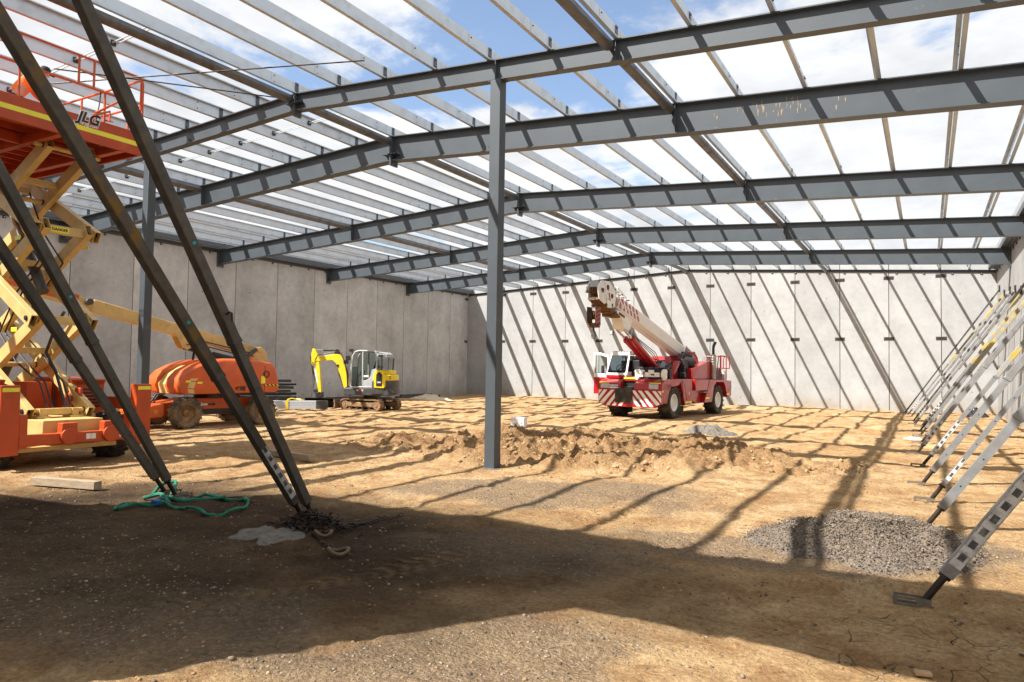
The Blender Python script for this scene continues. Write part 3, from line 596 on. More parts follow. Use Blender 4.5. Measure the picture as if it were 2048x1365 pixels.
# ------------------------------------------------------------------ raking props
def prop(label, foot, dirz, top, ms, sleeve=.4, w=.14, stripes=False, mat_top=None, side=1, group='props', hook=False, clip=None):
    """foot on the ground, rises in local +x; top = (reach, height)"""
    t = thing('raking_prop', label, 'prop', foot, dirz, group); a = Vector((0, 0, .05)); b_ = Vector((top[0], 0, top[1])); d = (b_-a).normalized(); Lr = (b_-a).length; up = Vector((-d.z, 0, d.x))
    s0 = .26; k = a+d*(Lr*sleeve)
    mb = MB(); mb.beam(a+d*s0, k+d*.3, w*.84, w*.84, up)
    mb.m(1)
    nh = int((Lr*sleeve-.6)/.42)
    for i in range(nh):
        c = a+d*(s0+.35+i*.42)
        mb.cyl(c+Vector((0, -w*.43, 0)), c+Vector((0, -w*.421, 0)), .011, 8); mb.cyl(c+Vector((0, w*.421, 0)), c+Vector((0, w*.43, 0)), .011, 8)
    mb.build('inner_tube', [ms, M_black], t, bevel=.008)
    mb = MB(); mb.beam(k, b_-d*.06, w, w, up); mb.m(1); mb.beam(k-d*.005, k+d*.05, w*1.06, w*1.06, up); mb.build('outer_tube', [mat_top or ms, ms], t, bevel=.01)
    mb = MB(); mb.cyl(a, a+d*(s0+.04), .030, 12); mb.cyl(a+d*(s0-.03), a+d*(s0+.0), .05, 12); mb.build('screw_jack', M_darkrust, t)
    # foot bracket: two cheeks with a slot and a base strip
    mb = MB()
    for y in (-.055, .045):
        mb.prism([(-.30, -.03), (.03, -.03), (.06, .05), (.0, .10), (-.26, .06), (-.30, .03)], 'y', y, y+.010) if False else None
        mb.box(-.24, .04, y, y+.008, -.02, .0); mb.box(-.24, .04, y, y+.008, .035, .055); mb.box(-.24, -.21, y, y+.008, .0, .035); mb.box(-.07, .04, y, y+.008, .0, .035)
    mb.box(-.24, .06, -.045, .045, -.027, -.02); mb.cyl((0, -.08, .03), (0, .08, .03), .014, 8); mb.build('foot_bracket', M_footm, t)
    mb = MB(); mb.box(top[0]-.06, top[0]+.004, -.09, .09, top[1]-.16, top[1]+.16); mb.cyl(b_-d*.02+Vector((0, -.1, 0)), b_-d*.02+Vector((0, .1, 0)), .02, 8); mb.build('wall_shoe', M_darkrust, t)
    if stripes:
        mb = MB(); n = int(stripes)
        for i in range(n):
            c = a+d*(s0+.10+i*.066)
            for j, wd in enumerate((w*.70, w*.40) if i % 2 else (w*.76,)):
                mb.m(j); f0 = Vector((0, side*(w*.42+.002+.002*j), 0)); mb.add([c-up*wd/2+f0, c+up*wd/2+f0, c+up*wd/2+d*.064+f0, c-up*wd/2+d*.064+f0], [(0, 1, 2, 3)])
        mb.build('striped_gauge', [M_wornwhite, M_wornblack], t, smooth=False)
    if hook:
        mb = MB(); c = k+d*.35
        sg = -1 if top[1] < 8 else 1; mb.tube([c+Vector((0, sg*.07, 0)), c+Vector((0, sg*.12, .02)), c+Vector((0, sg*.15, .01)), c+Vector((0, sg*.165, -.08))], .012, 8); mb.build('handle', M_black, t)
    if clip:
        c = a+d*(Lr*clip); mb = MB(); mb.beam(c, c+d*.03, w*1.12, w*.3, up); mb.build('clip', M_cyan, t)
    return t
LP = [(-6.49, 6.50, 5.03, 8.6, M_propdark, None, .245, 0, 'dark raking prop footed in the chain heap, right-hand of that pair'),
      (-6.71, 6.54, 5.07, 6.80, M_propdark, M_propyel, .255, 12, 'raking prop with flaking yellow paint footed beside the chain heap'),
      (-9.05, 6.42, 4.95, 8.4, M_propdark, None, .245, 0, 'dark raking prop rising from the green sling, right-hand of that pair'),
      (-9.55, 6.60, 5.13, 7.3, M_propdark, None, .255, 0, 'dark raking prop rising from the green sling, left-hand of that pair')]
for i, (x, y, r_, z, m1, m2, sl, st, lab) in enumerate(LP):
    prop(lab, (x, y, H(x, y)+.0), -math.pi/2, (r_, z), m1, sl, .116, st, m2, 1, 'dark props bracing the front wall', hook=i < 2, clip=(.36 if i == 0 else .34 if i == 1 else .31 if i == 2 else None))
RP = [(.27, 4.50), (-.02, 6.92), (.0, 10.53), (.05, 12.72), (-.07, 14.4), (-.08, 17.6), (-.22, 20.4), (-.15, 22.3), (-.16, 24.3), (-.18, 26.2), (-.2, 27.9), (-.17, 29.6), (-.4, 31.3), (-.45, 32.9), (-.5, 35.0), (-.62, 37.1), (-.8, 39.7), (-1.0, 42.2)]
nm = ['nearest galvanised prop, its foot outside the lower right corner', 'galvanised prop with black and white gauge and slotted foot beside the gravel heap', 'bright galvanised prop footed just behind the gravel heap', 'slender galvanised prop, next one behind the prop at the gravel heap', 'stout prop whose foot stands in a small dug hollow']
for i, (x, y) in enumerate(RP):
    lab = nm[i] if i < 5 else f'raking prop on the right wall, {ORD[17-i]} from the back wall' if i < 17 else 'raking prop on the right wall, closest to the back corner'
    z = (XW-x)*(1.49+.03*math.sin(i*2.3)); wv = (.09, .125, .12, .08, .12, .10, .11, .095, .10, .11, .09, .10, .09, .10, .09, .10, .09, .08)[i]
    prop(lab, (x, y, H(x, y)), 0, (XW-x, z), M_propdark if i in (7, 10, 14, 17) else M_prop, (.36, .40, .30, .45, .38, .40, .42, .36, .44, .4, .38, .45, .4, .42, .36, .4, .42, .4)[i], wv, (12, 19, 0, 6, 0, 12, 9, 14, 0, 0, 10, 12, 0, 10, 8, 0, 8, 0)[i], (M_prop, M_prop, M_prop, M_prop, M_prop, M_yellowworn, M_prop, M_yellowworn, M_prop, M_yellowworn, M_propdark, M_yellowworn, M_prop, M_yellowworn, M_prop, M_prop, M_yellowworn, M_propdark)[i], -1, 'props bracing the right wall')

# ------------------------------------------------------------------ wheels
def wheel(parent, c, r, wd, side, rim_m, tyre_m=None, lug=.03, n=20, rimr=.55, name='wheel'):
    """axis along local y, outer face towards side*y ; wheel > tyre, rim, hub"""
    tyre_m = tyre_m or M_rubber; h = wd/2
    mb = MB(); prof = [(r*rimr, -h*.8), (r*.86, -h), (r*.97, -h*.82), (r, -h*.5), (r, h*.5), (r*.97, h*.82), (r*.86, h), (r*.80, h*.97), (r*rimr, h*.80)]
    mb.lathe(prof, (0, 0, 0), (0, 1, 0), 32)
    for i in range(n):                                       # chevron lugs
        for s_ in (-1, 1):
            a = 2*math.pi*(i+(.5 if s_ > 0 else 0))/n; a2 = a+.20
            def q(an, rr, y): return Vector((rr*math.cos(an), y, rr*math.sin(an)))
            dw = .11*2*math.pi/n*2.2
            v = [q(a, r*.985, 0), q(a+dw, r*.985, 0), q(a2+dw, r*.93, s_*h*1.0), q(a2, r*.93, s_*h*1.0), q(a, r+lug, s_*h*.02), q(a+dw, r+lug, s_*h*.02), q(a2+dw, r*.96+lug, s_*h*1.02), q(a2, r*.96+lug, s_*h*1.02)]
            mb.add(v, [(0, 1, 2, 3), (7, 6, 5, 4), (0, 4, 5, 1), (1, 5, 6, 2), (2, 6, 7, 3), (3, 7, 4, 0)])
    ty = mb.build(name, tyre_m, parent, loc=c, sharp=40)
    mb = MB(); rr = r*rimr; f = side*h
    mb.lathe([(rr*1.05, f*.84), (rr*.98, f*.90), (rr*.92, f*.80), (rr*.86, f*.42), (rr*.45, f*.30), (rr*.40, f*.5), (0.001, f*.52)], (0, 0, 0), (0, 1, 0), 28)
    for k in range(8):
        a = k*math.pi/4; mb.cyl((rr*.6*math.cos(a), f*.33, rr*.6*math.sin(a)), (rr*.6*math.cos(a), f*.42, rr*.6*math.sin(a)), rr*.06, 6)
    mb.build('rim', rim_m, ty)
    return ty

# ------------------------------------------------------------------ mobile crane
def crane():
    t = thing('mobile_crane', 'red and white articulated mobile crane with raised boom by the back wall', 'crane', (-10.40, 27.45, .0), R(-6))
    W = 1.40
    # ---- wheels (axis x): build wheel frame rotated 90deg through a helper empty-free trick: swap axes
    def wh(x, y, side):
        o = wheel(t, (x, y, .64), .66, .52, 1, M_white, M_rubber, .035, 18, .52); o.rotation_euler = (0, 0, -math.pi/2 if side > 0 else math.pi/2)
    wh(1.12, 1.45, 1); wh(-1.12, 1.45, -1); wh(1.16, 6.35, 1); wh(-1.12, 6.35, -1)
    mb = MB()
    for y in (1.45, 6.35): mb.cyl((-.9, y, .62), (.9, y, .62), .13, 12); mb.box(-.3, .3, y-.22, y+.22, .42, .82)
    mb.build('axles', M_black, t)
    # ---- front chassis
    mb = MB(); mb.box(-W, W, .10, .28, .62, 1.16); mb.prism([(-W, .62), (-1.1, .46), (1.1, .46), (W, .62)], 'y', .10, .28); mb.build('front_bumper', M_red, t, bevel=.015)
    mb = MB(); y0 = .095
    def stripe(pts): mb.prism(pts, 'y', y0-.003, y0+.003)
    for s_ in (-1, 1):                                         # white chevrons, mirrored
        for a in (.34, .62, .90, 1.18, 1.46, 1.70):
            x0 = a; lo = .50 if a < 1.2 else .56; top = 1.13; k = .82; wd = .155
            # band from (x0, lo) leaning inwards going up
            pts = [(x0, lo), (x0+wd, lo), (x0+wd-(top-lo)*k, top), (x0-(top-lo)*k, top)]
            # clip to x in [.16, W-.01]
            def clip(poly, c, sg):
                out = []
                for i in range(len(poly)):
                    p, q = poly[i], poly[(i+1) % len(poly)]; ip = sg*(p[0]-c) >= 0; iq = sg*(q[0]-c) >= 0
                    if ip: out.append(p)
                    if ip != iq: u = (c-p[0])/(q[0]-p[0]); out.append((c, p[1]+u*(q[1]-p[1])))
                return out
            pts = clip(pts, .16, 1)
            if len(pts) >= 3: pts = clip(pts, W-.012, -1)
            if len(pts) >= 3: stripe([(s_*p[0], max(p[1], .5 if abs(p[0]) < 1.1 else .50+.4*(abs(p[0])-1.1)+.02)) for p in pts])
    mb.build('chevron_stripes', M_white, t, smooth=False)
    mb = MB(); mb.prism([(.06, 1.17), (.15, 1.20), (.11, .66), (.05, .64)], 'x', -.62, .14); mb.prism([(.04, 1.17), (.10, 1.20), (.5, 1.28), (.5, 1.2)], 'x', -.62, .14); mb.build('rubber_flap', M_rubber, t)
    # hood wings either side of the boom slot
    for a, b_ in ((-W, -.42), (.20, W)):
        mb = MB(); mb.prism([(.10, 1.162), (.13, 1.42), (.42, 1.56), (1.0, 1.60), (1.0, 1.162)], 'x', a, b_); mb.build('hood', M_red, t, bevel=.03)
    mb = MB(); mb.box(-.418, .198, .5, 1.0, 1.0, 1.5); mb.box(-.418, .198, 1.0, 3.2, .9, 1.62); mb.build('boom_slot', M_black, t)
    mb = MB(); mb.prism([(.42, 1.50), (.42, 1.66), (1.0, 1.70), (1.0, 1.50)], 'x', -.417, .197); mb.build('slot_cover', M_red, t, bevel=.01)
    mb = MB(); mb.box(-.40, .30, .395, .415, 1.58, 1.64); mb.box(-1.36, -.92, .10, .12, 1.42, 1.455); mb.box(.86, 1.36, .10, .12, 1.42, 1.455)
    mb.box(1.403, 1.408, 2.45, 2.80, .60, .67); mb.box(1.403, 1.408, 2.84, 3.15, .60, .67); mb.box(1.403, 1.408, 4.75, 5.2, .72, .79); mb.box(1.403, 1.408, 7.45, 7.8, .85, .93); mb.box(1.403, 1.408, .14, .26, 1.08, 1.16); mb.build('yellow_markers', M_tape, t)
    for a, b_ in ((-1.30, -.92), (.86, 1.26)):
        mb = MB(); mb.box(a, b_, .085, .12, 1.20, 1.40); mb.m(1)
        for k in (0, 1):
            c = a+.1+k*(b_-a-.2); mb.cyl((c, .07, 1.30), (c, .09, 1.30), .075, 16)
        mb.build('headlight', [M_lgrey, M_lens], t)
    pl = MB(); pl.box(-.90, -.50, .075, .09, 1.20, 1.34); po = pl.build('number_plate', M_white, t)
    text('plate_lettering', 'XP\u00b767NR', .105, M_blue, po, (-.70, .072, 1.27), (math.pi/2, 0, 0), 0, .002)
    mb = MB(); mb.box(-1.34, -.46, .62, 1.2, 1.605, 1.74); mb.build('cab_base', M_red, t, bevel=.02)
    # ---- cab
    cb = thing('cab', None, None, (-.0, .0, .0)); cb.parent = t
    A = [(-1.34, .66, 1.74), (-.42, .66, 1.74), (-.46, 1.02, 2.60), (-1.28, 1.02, 2.60)]
    mb = MB()
    for i, j in ((0, 3), (1, 2)): mb.beam(A[i], A[j], .07, .07)
    mb.beam(A[0], A[1], .07, .16); mb.beam(A[3], A[2], .07, .09); mb.beam((-1.34, 2.3, 1.74), (-1.28, 2.2, 2.6), .08, .08); mb.beam((-.42, 2.3, 1.74), (-.46, 2.2, 2.6), .08, .08)
    mb.beam((-.42, .7, 1.78), (-.42, 2.3, 1.78), .06, .18); mb.beam((-1.34, .7, 1.72), (-1.34, 2.3, 1.72), .06, .1); mb.beam((-1.34, 2.3, 2.1), (-.42, 2.3, 2.1), .05, .85, (0, 0, 1))
    mb.build('cab_frame', M_white, cb, bevel=.01)
    mb = MB(); mb.box(-1.30, -.44, .98, 2.28, 2.60, 2.68); mb.build('roof', M_white, cb, bevel=.03)
    mb = MB()
    for k in range(6): mb.box(-1.22+k*.14, -1.14+k*.14, 1.0, 2.1, 2.69, 2.73)
    mb.build('roof_bars', M_lgrey, cb)
    mb = MB(); mb.add([(-1.30, .675, 1.84), (-.46, .675, 1.84), (-.50, 1.0, 2.56), (-1.24, 1.0, 2.56)], [(0, 1, 2, 3)]); mb.build('windscreen', M_glassdark, cb)
    mb = MB(); mb.add([(-.425, .80, 1.9), (-.425, 2.2, 1.9), (-.455, 2.15, 2.54), (-.455, 1.08, 2.54)], [(0, 1, 2, 3)]); mb.build('side_window', M_glassdark, cb)
    mb = MB(); mb.box(-1.2, -.6, 1.7, 1.85, 1.7, 2.35); mb.box(-1.2, -.6, 1.3, 1.85, 1.7, 1.85); mb.build('seat', M_black, cb, bevel=.03)
    mb = MB(); mb.tube([(-.95+.17*math.cos(a), 1.12+.05*math.sin(a), 2.0+.16*math.sin(a)) for a in np.linspace(0, 6.28, 20)[:-1]], .014, 6, True); mb.beam((-.95, 1.1, 2.0), (-.95, .85, 1.8), .03, .03); mb.box(-1.28, -.48, .72, .95, 1.78, 1.92); mb.build('steering_wheel', M_black, cb)
    mb = MB(); mb.beam((-.95, .63, 1.80), (-.62, .80, 2.25), .02, .015); mb.beam((-.55, .72, 1.95), (-.80, .66, 1.90), .025, .015); mb.beam((-.93, .64, 1.84), (-.5, .80, 2.20), .03, .02); mb.build('wiper', M_black, cb)
    mb = MB(); mb.box(-1.52, -1.40, .52, .60, 1.78, 2.12); mb.beam((-1.46, .58, 2.1), (-1.30, .8, 2.2), .02, .02); mb.beam((-1.46, .58, 1.8), (-1.32, .8, 1.75), .02, .02); mb.build('mirror', M_black, t, bevel=.02)
    # open door
    do = thing('door', None, None, (-1.36, .92, 0), R(-3)); do.parent = t
    mb = MB(); xo, xi = -.74, 0
    mb.box(xo, xo+.07, -.03, .03, 1.62, 2.66); mb.box(xi-.07, xi, -.03, .03, 1.62, 2.52); mb.box(xo, xi, -.029, .029, 1.62, 1.78); mb.prism([(xo, 2.58), (xo, 2.68), (xo+.3, 2.67), (xi, 2.55), (xi, 2.45), (xo+.3, 2.57)], 'y', -.029, .029)
    mb.m(1); mb.box(xo, xi, -.031, .031, .92, 1.62); mb.m(2); mb.box(xo+.075, xo+.095, -.033, .02, 1.8, 2.55); mb.box(xi-.09, xi-.072, -.033, .02, 1.8, 2.45); mb.box(xo+.07, xi-.07, -.033, .02, 1.79, 1.81); mb.build('door_panel', [M_white, M_red, M_black], do, bevel=.008)
    mb = MB(); mb.add([(xo+.09, 0, 1.8), (xi-.09, 0, 1.8), (xi-.09, 0, 2.47), (xo+.09, 0, 2.56)], [(0, 1, 2, 3)]); mb.build('window', M_glass, do)
    mb = MB(); mb.cyl((xo+.5, -.04, 2.0), (xo+.5, -.04, 2.15), .015, 8); mb.build('door_handle', M_black, do)
    # ---- right side of front body
    mb = MB(); mb.prism([(2.02, 1.48), (2.42, .50), (3.22, .56), (3.22, 1.48)], 'x', .55, W); mb.prism([(1.0, 1.30), (1.0, 1.60), (3.22, 1.60), (3.22, 1.48), (2.02, 1.482), (1.75, 1.34), (1.3, 1.30)], 'x', .21, W); mb.prism([(.28, 1.165), (.28, .64), (.62, .64), (.95, 1.30), (1.0, 1.4), (.28, 1.4)], 'x', 1.1, W)
    mb.build('side_body', M_red, t, bevel=.012)
    mb = MB(); mb.prism([(2.36, 1.40), (2.62, .72), (3.10, .72), (3.10, 1.40)], 'x', W+.001, W+.012); db = mb.build('locker_door', M_red, t, bevel=.004)
    mb = MB(); mb.box(W+.012, W+.03, 2.78, 2.86, .95, 1.06); mb.build('latch', M_chrome, db)
    mb = MB(); mb.prism([(2.02, 1.48), (2.42, .50), (3.22, .56), (3.22, 1.48)], 'x', -W, -.55); mb.prism([(1.0, 1.30), (1.0, 1.60), (3.22, 1.60), (3.22, 1.48), (2.02, 1.482), (1.75, 1.34), (1.3, 1.30)], 'x', -W, -.43); mb.build('side_body', M_red, t, bevel=.012)
    mb = MB(); mb.box(.95, 1.38, 2.30, 2.33, .12, .5); mb.box(-1.38, -.95, 2.30, 2.33, .12, .5); mb.build('mudflap', M_dustyrubber, t)
    # spreader bar on the hood
    mb = MB(); mb.box(.28, 1.36, .34, .46, 1.68, 1.86); mb.box(.70, .92, .36, .44, 1.86, 1.96)
    for c in (.22, 1.38): mb.cyl((c, .30, 1.90), (c, .50, 1.90), .09, 14); mb.box(c-.08, c+.08, .32, .48, 1.62, 1.9); mb.cyl((c, .32, 1.6), (c, .48, 1.6), .05, 10)
    mb.cyl((.42, .30, 1.88), (.42, .50, 1.88), .08, 12)
    mb.m(1); mb.box(.50, .54, .33, .47, 1.60, 1.9); mb.box(1.20, 1.25, .33, .47, 1.60, 1.9); mb.box(.82, .98, .335, .345, 1.74, 1.80)
    mb.build('lifting_beam', [M_white, M_black], t, bevel=.01)
    # ---- boom
    P0 = Vector((.08, 5.75, 2.55)); P1 = Vector((.03, -3.25, 5.06)); d = (P1-P0).normalized(); up = Vector((1, 0, 0)).cross(d)*-1
    if up.z < 0: up = -up
    bo = thing('boom', None, None, (0, 0, 0)); bo.parent = t
    def seg(nm_, a, b_, wd, ht, m_, off=0., bev=.02):
        mb = MB(); mb.beam(P0+d*a, P0+d*b_, wd, ht, up, (0, off)); return mb.build(nm_, m_, bo, bevel=bev)
    M_boomw = mat('boom white', (.80, .78, .75), .4, 0, .04, 4, dirt=(.62, .56, .48), dscale=3, dlo=.55, dhi=.95)
    mb = MB(); sx = Vector((1, 0, 0)); p = []
    for a in (0., 7.15):
        for x_, u_ in ((-.15, -.32), (.15, -.32), (.25, -.20), (.25, .25), (.19, .31), (-.19, .31), (-.25, .25), (-.25, -.20)): p.append(P0+d*a+sx*x_+up*u_)
    mb.add(p, [tuple(range(8)), tuple(range(8, 16))[::-1]]+[(i, (i+1) % 8, 8+(i+1) % 8, 8+i) for i in range(8)]); mb.build('main_section', M_boomw, bo, bevel=.012)
    seg('inner_section', 7.10, 7.55, .42, .5, M_boomw, .0); seg('inner_section', 7.50, 7.95, .36, .44, M_boomw, .0)
    mb = MB(); mb.m(0)                                        # red dashes on the boom side and top near the nose
    def dash(a, u_, la, hu, sl=.10):
        q = P0+d*a+sx*.2515+up*u_; mb.add([q, q+d*la+up*.0, q+d*(la+sl)+up*hu, q+d*sl+up*hu], [(0, 1, 2, 3)])
    for i in range(5):
        a = 5.55+i*.32; dash(a, -.17, .19, .19, .14); dash(a+.18, .05, .19, .18, .14)
    for i in range(5):
        q = P0+d*(5.4+i*.28)+up*.3115; mb.add([q-sx*.2, q+sx*.0, q+sx*.0+d*.13, q-sx*.2+d*.13], [(0, 1, 2, 3)])
    mb.build('red_dashes', M_red, bo, smooth=False)
    # nose: side cheeks with sheaves, rusty
    nh = P0+d*7.8; cr = []
    mb = MB()
    for s_ in (-1, 1):
        for q in ([(0, .30), (.55, .48), (1.15, .30), (1.35, -.02), (1.1, -.42), (.35, -.50), (-.1, -.3)],):
            v = [nh+d*a+up*u_+sx*(s_*.21) for a, u_ in q]+[nh+d*a+up*u_+sx*(s_*.25) for a, u_ in q]; n = len(q)
            mb.add(v, [tuple(range(n)), tuple(range(n, 2*n))[::-1]]+[(i, (i+1) % n, n+(i+1) % n, n+i) for i in range(n)])
        mb.beam(nh+d*.2+up*.3+sx*s_*.27, nh+d*1.1-up*.3+sx*s_*.27, .03, .08, up); mb.beam(nh+d*.9+up*.35+sx*s_*.27, nh+d*.5-up*.4+sx*s_*.27, .03, .08, up)
        mb.beam(nh-d*.9+up*.35+sx*s_*.24, nh-d*.1+up*.5+sx*s_*.24, .05, .06, up); mb.beam(nh-d*.8-up*.1+sx*s_*.25, nh+d*.1+up*.45+sx*s_*.25, .03, .06, up)
        for k in range(4): mb.beam(nh-d*(1.2-k*.35)+up*.30+sx*s_*.25, nh-d*(1.0-k*.35)-up*.25+sx*s_*.25, .04, .05, up)
    mb.build('nose_cheeks', M_white, bo, bevel=.008)
    mb = MB()
    for s_ in (-1, 1):
        o_ = sx*(s_*.2515)
        for a, u_, r_ in ((.22, .02, .10), (.55, -.22, .08), (.62, .22, .11), (-.45, .1, .09), (.95, -.02, .09), (.1, -.3, .06)):
            mb.m(0); c = nh+d*a+up*u_+o_; mb.cyl(c, c+sx*s_*.004, r_, 7)
        for a in (-.9, -.62, -.34, .28, .52):
            mb.m(1); q = nh+d*a-up*.2+sx*(s_*.256); mb.add([q, q+d*.11, q+d*.30+up*.34, q+d*.19+up*.34], [(0, 1, 2, 3)])
        mb.m(0)
        for k in range(5): q = nh-d*(1.15-k*.3)+up*.36; mb.beam(q-sx*.26, q+sx*.26, .05, .03, up)
    mb.build('nose_cutouts', [M_darkrust, M_red], bo, smooth=False)
    mb = MB()
    for s_ in (-.12, -.04, .04, .12):
        c = nh+d*1.02-up*.02; mb.cyl(c+sx*(s_-.025), c+sx*(s_+.025), .22, 20); c = nh+d*.45+up*.28; mb.cyl(c+sx*(s_-.02), c+sx*(s_+.02), .16, 16)
    mb.cyl(nh+d*1.02-up*.02-sx*.32, nh+d*1.02-up*.02+sx*.32, .06, 12); mb.beam(nh+d*.1-up*.5, nh+d*1.1-up*.40, .40, .12, up); mb.beam(nh-d*.7-up*.46, nh+d*.15-up*.52, .44, .14, up); mb.beam(nh-d*1.0-up*.40, nh-d*.5-up*.40, .5, .10, up)
    mb.cyl(nh-d*.2-up*.55-sx*.28, nh-d*.2-up*.55+sx*.28, .09, 12); mb.cyl(nh+d*.6-up*.48-sx*.3, nh+d*.6-up*.48+sx*.3, .07, 12); mb.build('sheaves', M_rust, bo, bevel=.01)
    mb = MB(); mb.beam(nh+d*.55+up*.2, nh+d*1.25+up*.14, .36, .25, up); mb.m(1); mb.tube([nh+d*1.0-up*.3+sx*.05, nh+d*1.5-up*.25-sx*.05, nh+d*1.6-up*.28-sx*.06], .02, 6); mb.cyl(nh+d*1.55-up*.33-sx*.06, nh+d*1.55-up*.12-sx*.06, .05, 10, .01); mb.build('anti_two_block', [M_lgrey, M_black], bo, bevel=.03)
    # lift-cylinder lug
    mb = MB(); s_ = []; q = [(6.15, -.31), (7.45, -.31), (7.42, -.43), (7.0, -.50), (6.75, -.80), (6.38, -.84), (6.2, -.66)]
    v = [P0+d*a+up*u_-sx*.24 for a, u_ in q]+[P0+d*a+up*u_+sx*.24 for a, u_ in q]; n = len(q); mb.add(v, [tuple(range(n)), tuple(range(n, 2*n))[::-1]]+[(i, (i+1) % n, n+(i+1) % n, n+i) for i in range(n)])
    mb.build('cylinder_lug', M_boomw, bo, bevel=.02)
    for s_ in (-1, 1):
        mb = MB(); a = P0+d*6.55-up*.82+sx*s_*.15; b_ = Vector((s_*.15+.12, 3.0, 1.62)); dd = (b_-a).normalized(); mm_ = a+dd*.75
        mb.cyl(a, mm_, .055, 14); mb.m(1); mb.cyl(mm_, b_, .12, 18); mb.cyl(mm_-dd*.02, mm_+dd*.12, .135, 18); mb.build('lift_cylinder', [M_chrome, M_red], t)
        mb = MB(); c = a+sx*s_*.22+Vector((0, 0, -.05)); mb.box(c.x-.07, c.x+.07, c.y-.1, c.y, c.z-.14, c.z+.02); mb.m(1); mb.box(c.x-.06, c.x+.06, c.y-.108, c.y-.1, c.z-.13, c.z+.01); mb.build('work_light', [M_black, M_lens], t, bevel=.01)
    # hook block on ropes
    hp = P0+d*8.82+Vector((0, -.16, -.05)); hk = thing('hook_block', None, None, hp); hk.parent = t; mb = MB()
    for x_, y_ in ((-.10, 0), (-.04, .03), (.05, 0), (.11, .03)): mb.cyl((x_, y_, .0), (x_*.9, y_, -.70), .010, 6)
    mb.build('rope', M_black, hk)
    mb = MB(); z0 = -.62
    for s_ in (-1, 1): mb.box(*sorted((s_*.16, s_*.19)), -.19, .19, z0-.68, z0)
    for c in (-.08, 0, .08): mb.cyl((c-.025, 0, z0-.3), (c+.025, 0, z0-.3), .17, 18)
    mb.box(-.16, .16, -.19, .19, z0-.76, z0-.6); mb.m(1)
    for k in range(4): mb.add([(.1905, -.17, z0-.12-k*.15), (.1905, .17, z0-.0-k*.15), (.1905, .17, z0-.07-k*.15), (.1905, -.17, z0-.19-k*.15)], [(0, 1, 2, 3)])
    mb.m(2); mb.add([(-.15, -.195, z0-.05), (.05, -.195, z0-.05), (.05, -.195, z0-.55), (-.15, -.195, z0-.55)], [(0, 1, 2, 3)]); mb.build('block', [M_rust, M_red, M_darkrust], hk, bevel=.006)
    mb = MB(); zz_ = z0-.76; mb.cyl((0, 0, zz_), (0, 0, zz_-.14), .035, 10); mb.tube([(.0, 0, zz_-.12), (.06, 0, zz_-.20), (.085, 0, zz_-.30), (.03, 0, zz_-.39), (-.05, 0, zz_-.38), (-.085, 0, zz_-.30), (-.07, 0, zz_-.24)], [.03, .035, .04, .04, .035, .025, .012], 10); mb.build('hook', M_dgrey, hk)
    # ---- boom mast plates, reel and guts
    for x0, x1 in ((.42, .50), (-.34, -.26)):
        mb = MB(); mb.prism([(2.35, 1.50), (3.35, 2.10), (4.6, 2.62), (5.9, 2.75), (6.1, 2.5), (5.6, 1.5)], 'x', x0, x1); mb.build('mast_plate', M_red, t, bevel=.01)
    mb = MB(); mb.prism([(2.2, 1.60), (3.1, 2.38), (3.28, 2.36), (3.4, 1.6)], 'x', .62, .70); mb.prism([(2.2, 1.60), (3.1, 2.38), (3.22, 2.32), (2.35, 1.58)], 'x', .70, .88); mb.build('mast_brace', M_red, t, bevel=.01)
    mb = MB(); mb.prism([(4.2, 2.05), (4.3, 2.5), (6.0, 2.85), (6.2, 2.2)], 'x', -.255, .415); mb.box(-.25, .41, 3.3, 5.6, 1.4, 2.1); mb.box(.5, 1.0, 3.3, 3.75, 1.6, 2.45); mb.cyl((.75, 3.9, 2.3), (1.0, 4.2, 2.3), .25, 14); mb.build('mast_inside', M_black, t, bevel=.01)
    mb = MB()
    for k in range(5): mb.tube([(.30+k*.025, 2.75+(.34-k*.035)*math.cos(a), 2.0+(.34-k*.035)*math.sin(a)) for a in np.linspace(0, 6.28, 26)[:-1]], .016, 6, True)
    mb.m(1); mb.cyl((.10, 2.75, 2.0), (.29, 2.75, 2.0), .40, 24); mb.m(0)
    for k in range(4): mb.tube([(.50+k*.03, 2.3+k*.03, 1.62), (.52+k*.03, 2.5, 2.0), (.50+k*.03, 2.8, 2.15)], .012, 6)
    mb.build('hose_reel', [M_lgrey, M_black], t)
    mb = MB(); mb.tube([(-.2, 2.5, 2.0), (-.2, 2.5, 2.3), (-.15, 2.7, 2.45), (-.05, 2.9, 2.4)], .025, 8); mb.tube([(.70, 4.4, 2.8), (.85, 4.6, 2.75), (.98, 4.8, 2.55), (1.0, 4.85, 2.3)], .03, 8); mb.build('hand_loop', M_red, t)
    mb = MB()
    for k in range(5): mb.beam((.50+.0*k, 4.6+k*.13, 2.65), (.50+.12, 4.45+k*.13, 3.05-k*.05), .03, .05); 
    mb.box(.45, .6, 4.3, 5.2, 2.45, 2.8); mb.build('valve_bank', M_black, t)
    mb = MB(); mb.box(1.02, 1.26, 2.72, 2.90, 1.66, 1.88); mb.box(1.10, 1.16, 2.8, 2.84, 1.56, 1.7); mb.box(.72, .95, 1.9, 2.1, 1.6, 2.0); mb.build('tank_cap', M_black, t, bevel=.02)
    mb = MB(); mb.box(-.25, .40, 1.05, 2.75, 1.605, 2.08); mb.box(-.40, -.05, 1.1, 3.0, 1.62, 2.35); mb.build('dark_gap_fill', M_black, t, bevel=.02)  # added black boxes stand for the dark opening behind the lift cylinders
    mb = MB()
    for k in range(4):
        x = .38+.05*k; mb.tube([(x, .8+.1*k, 1.66), (x+.04, 1.2, 1.95+.04*k), (x+.1, 1.9, 1.85), (x+.12, 2.5, 2.1), (x+.05, 3.2, 2.3)], .020, 6)
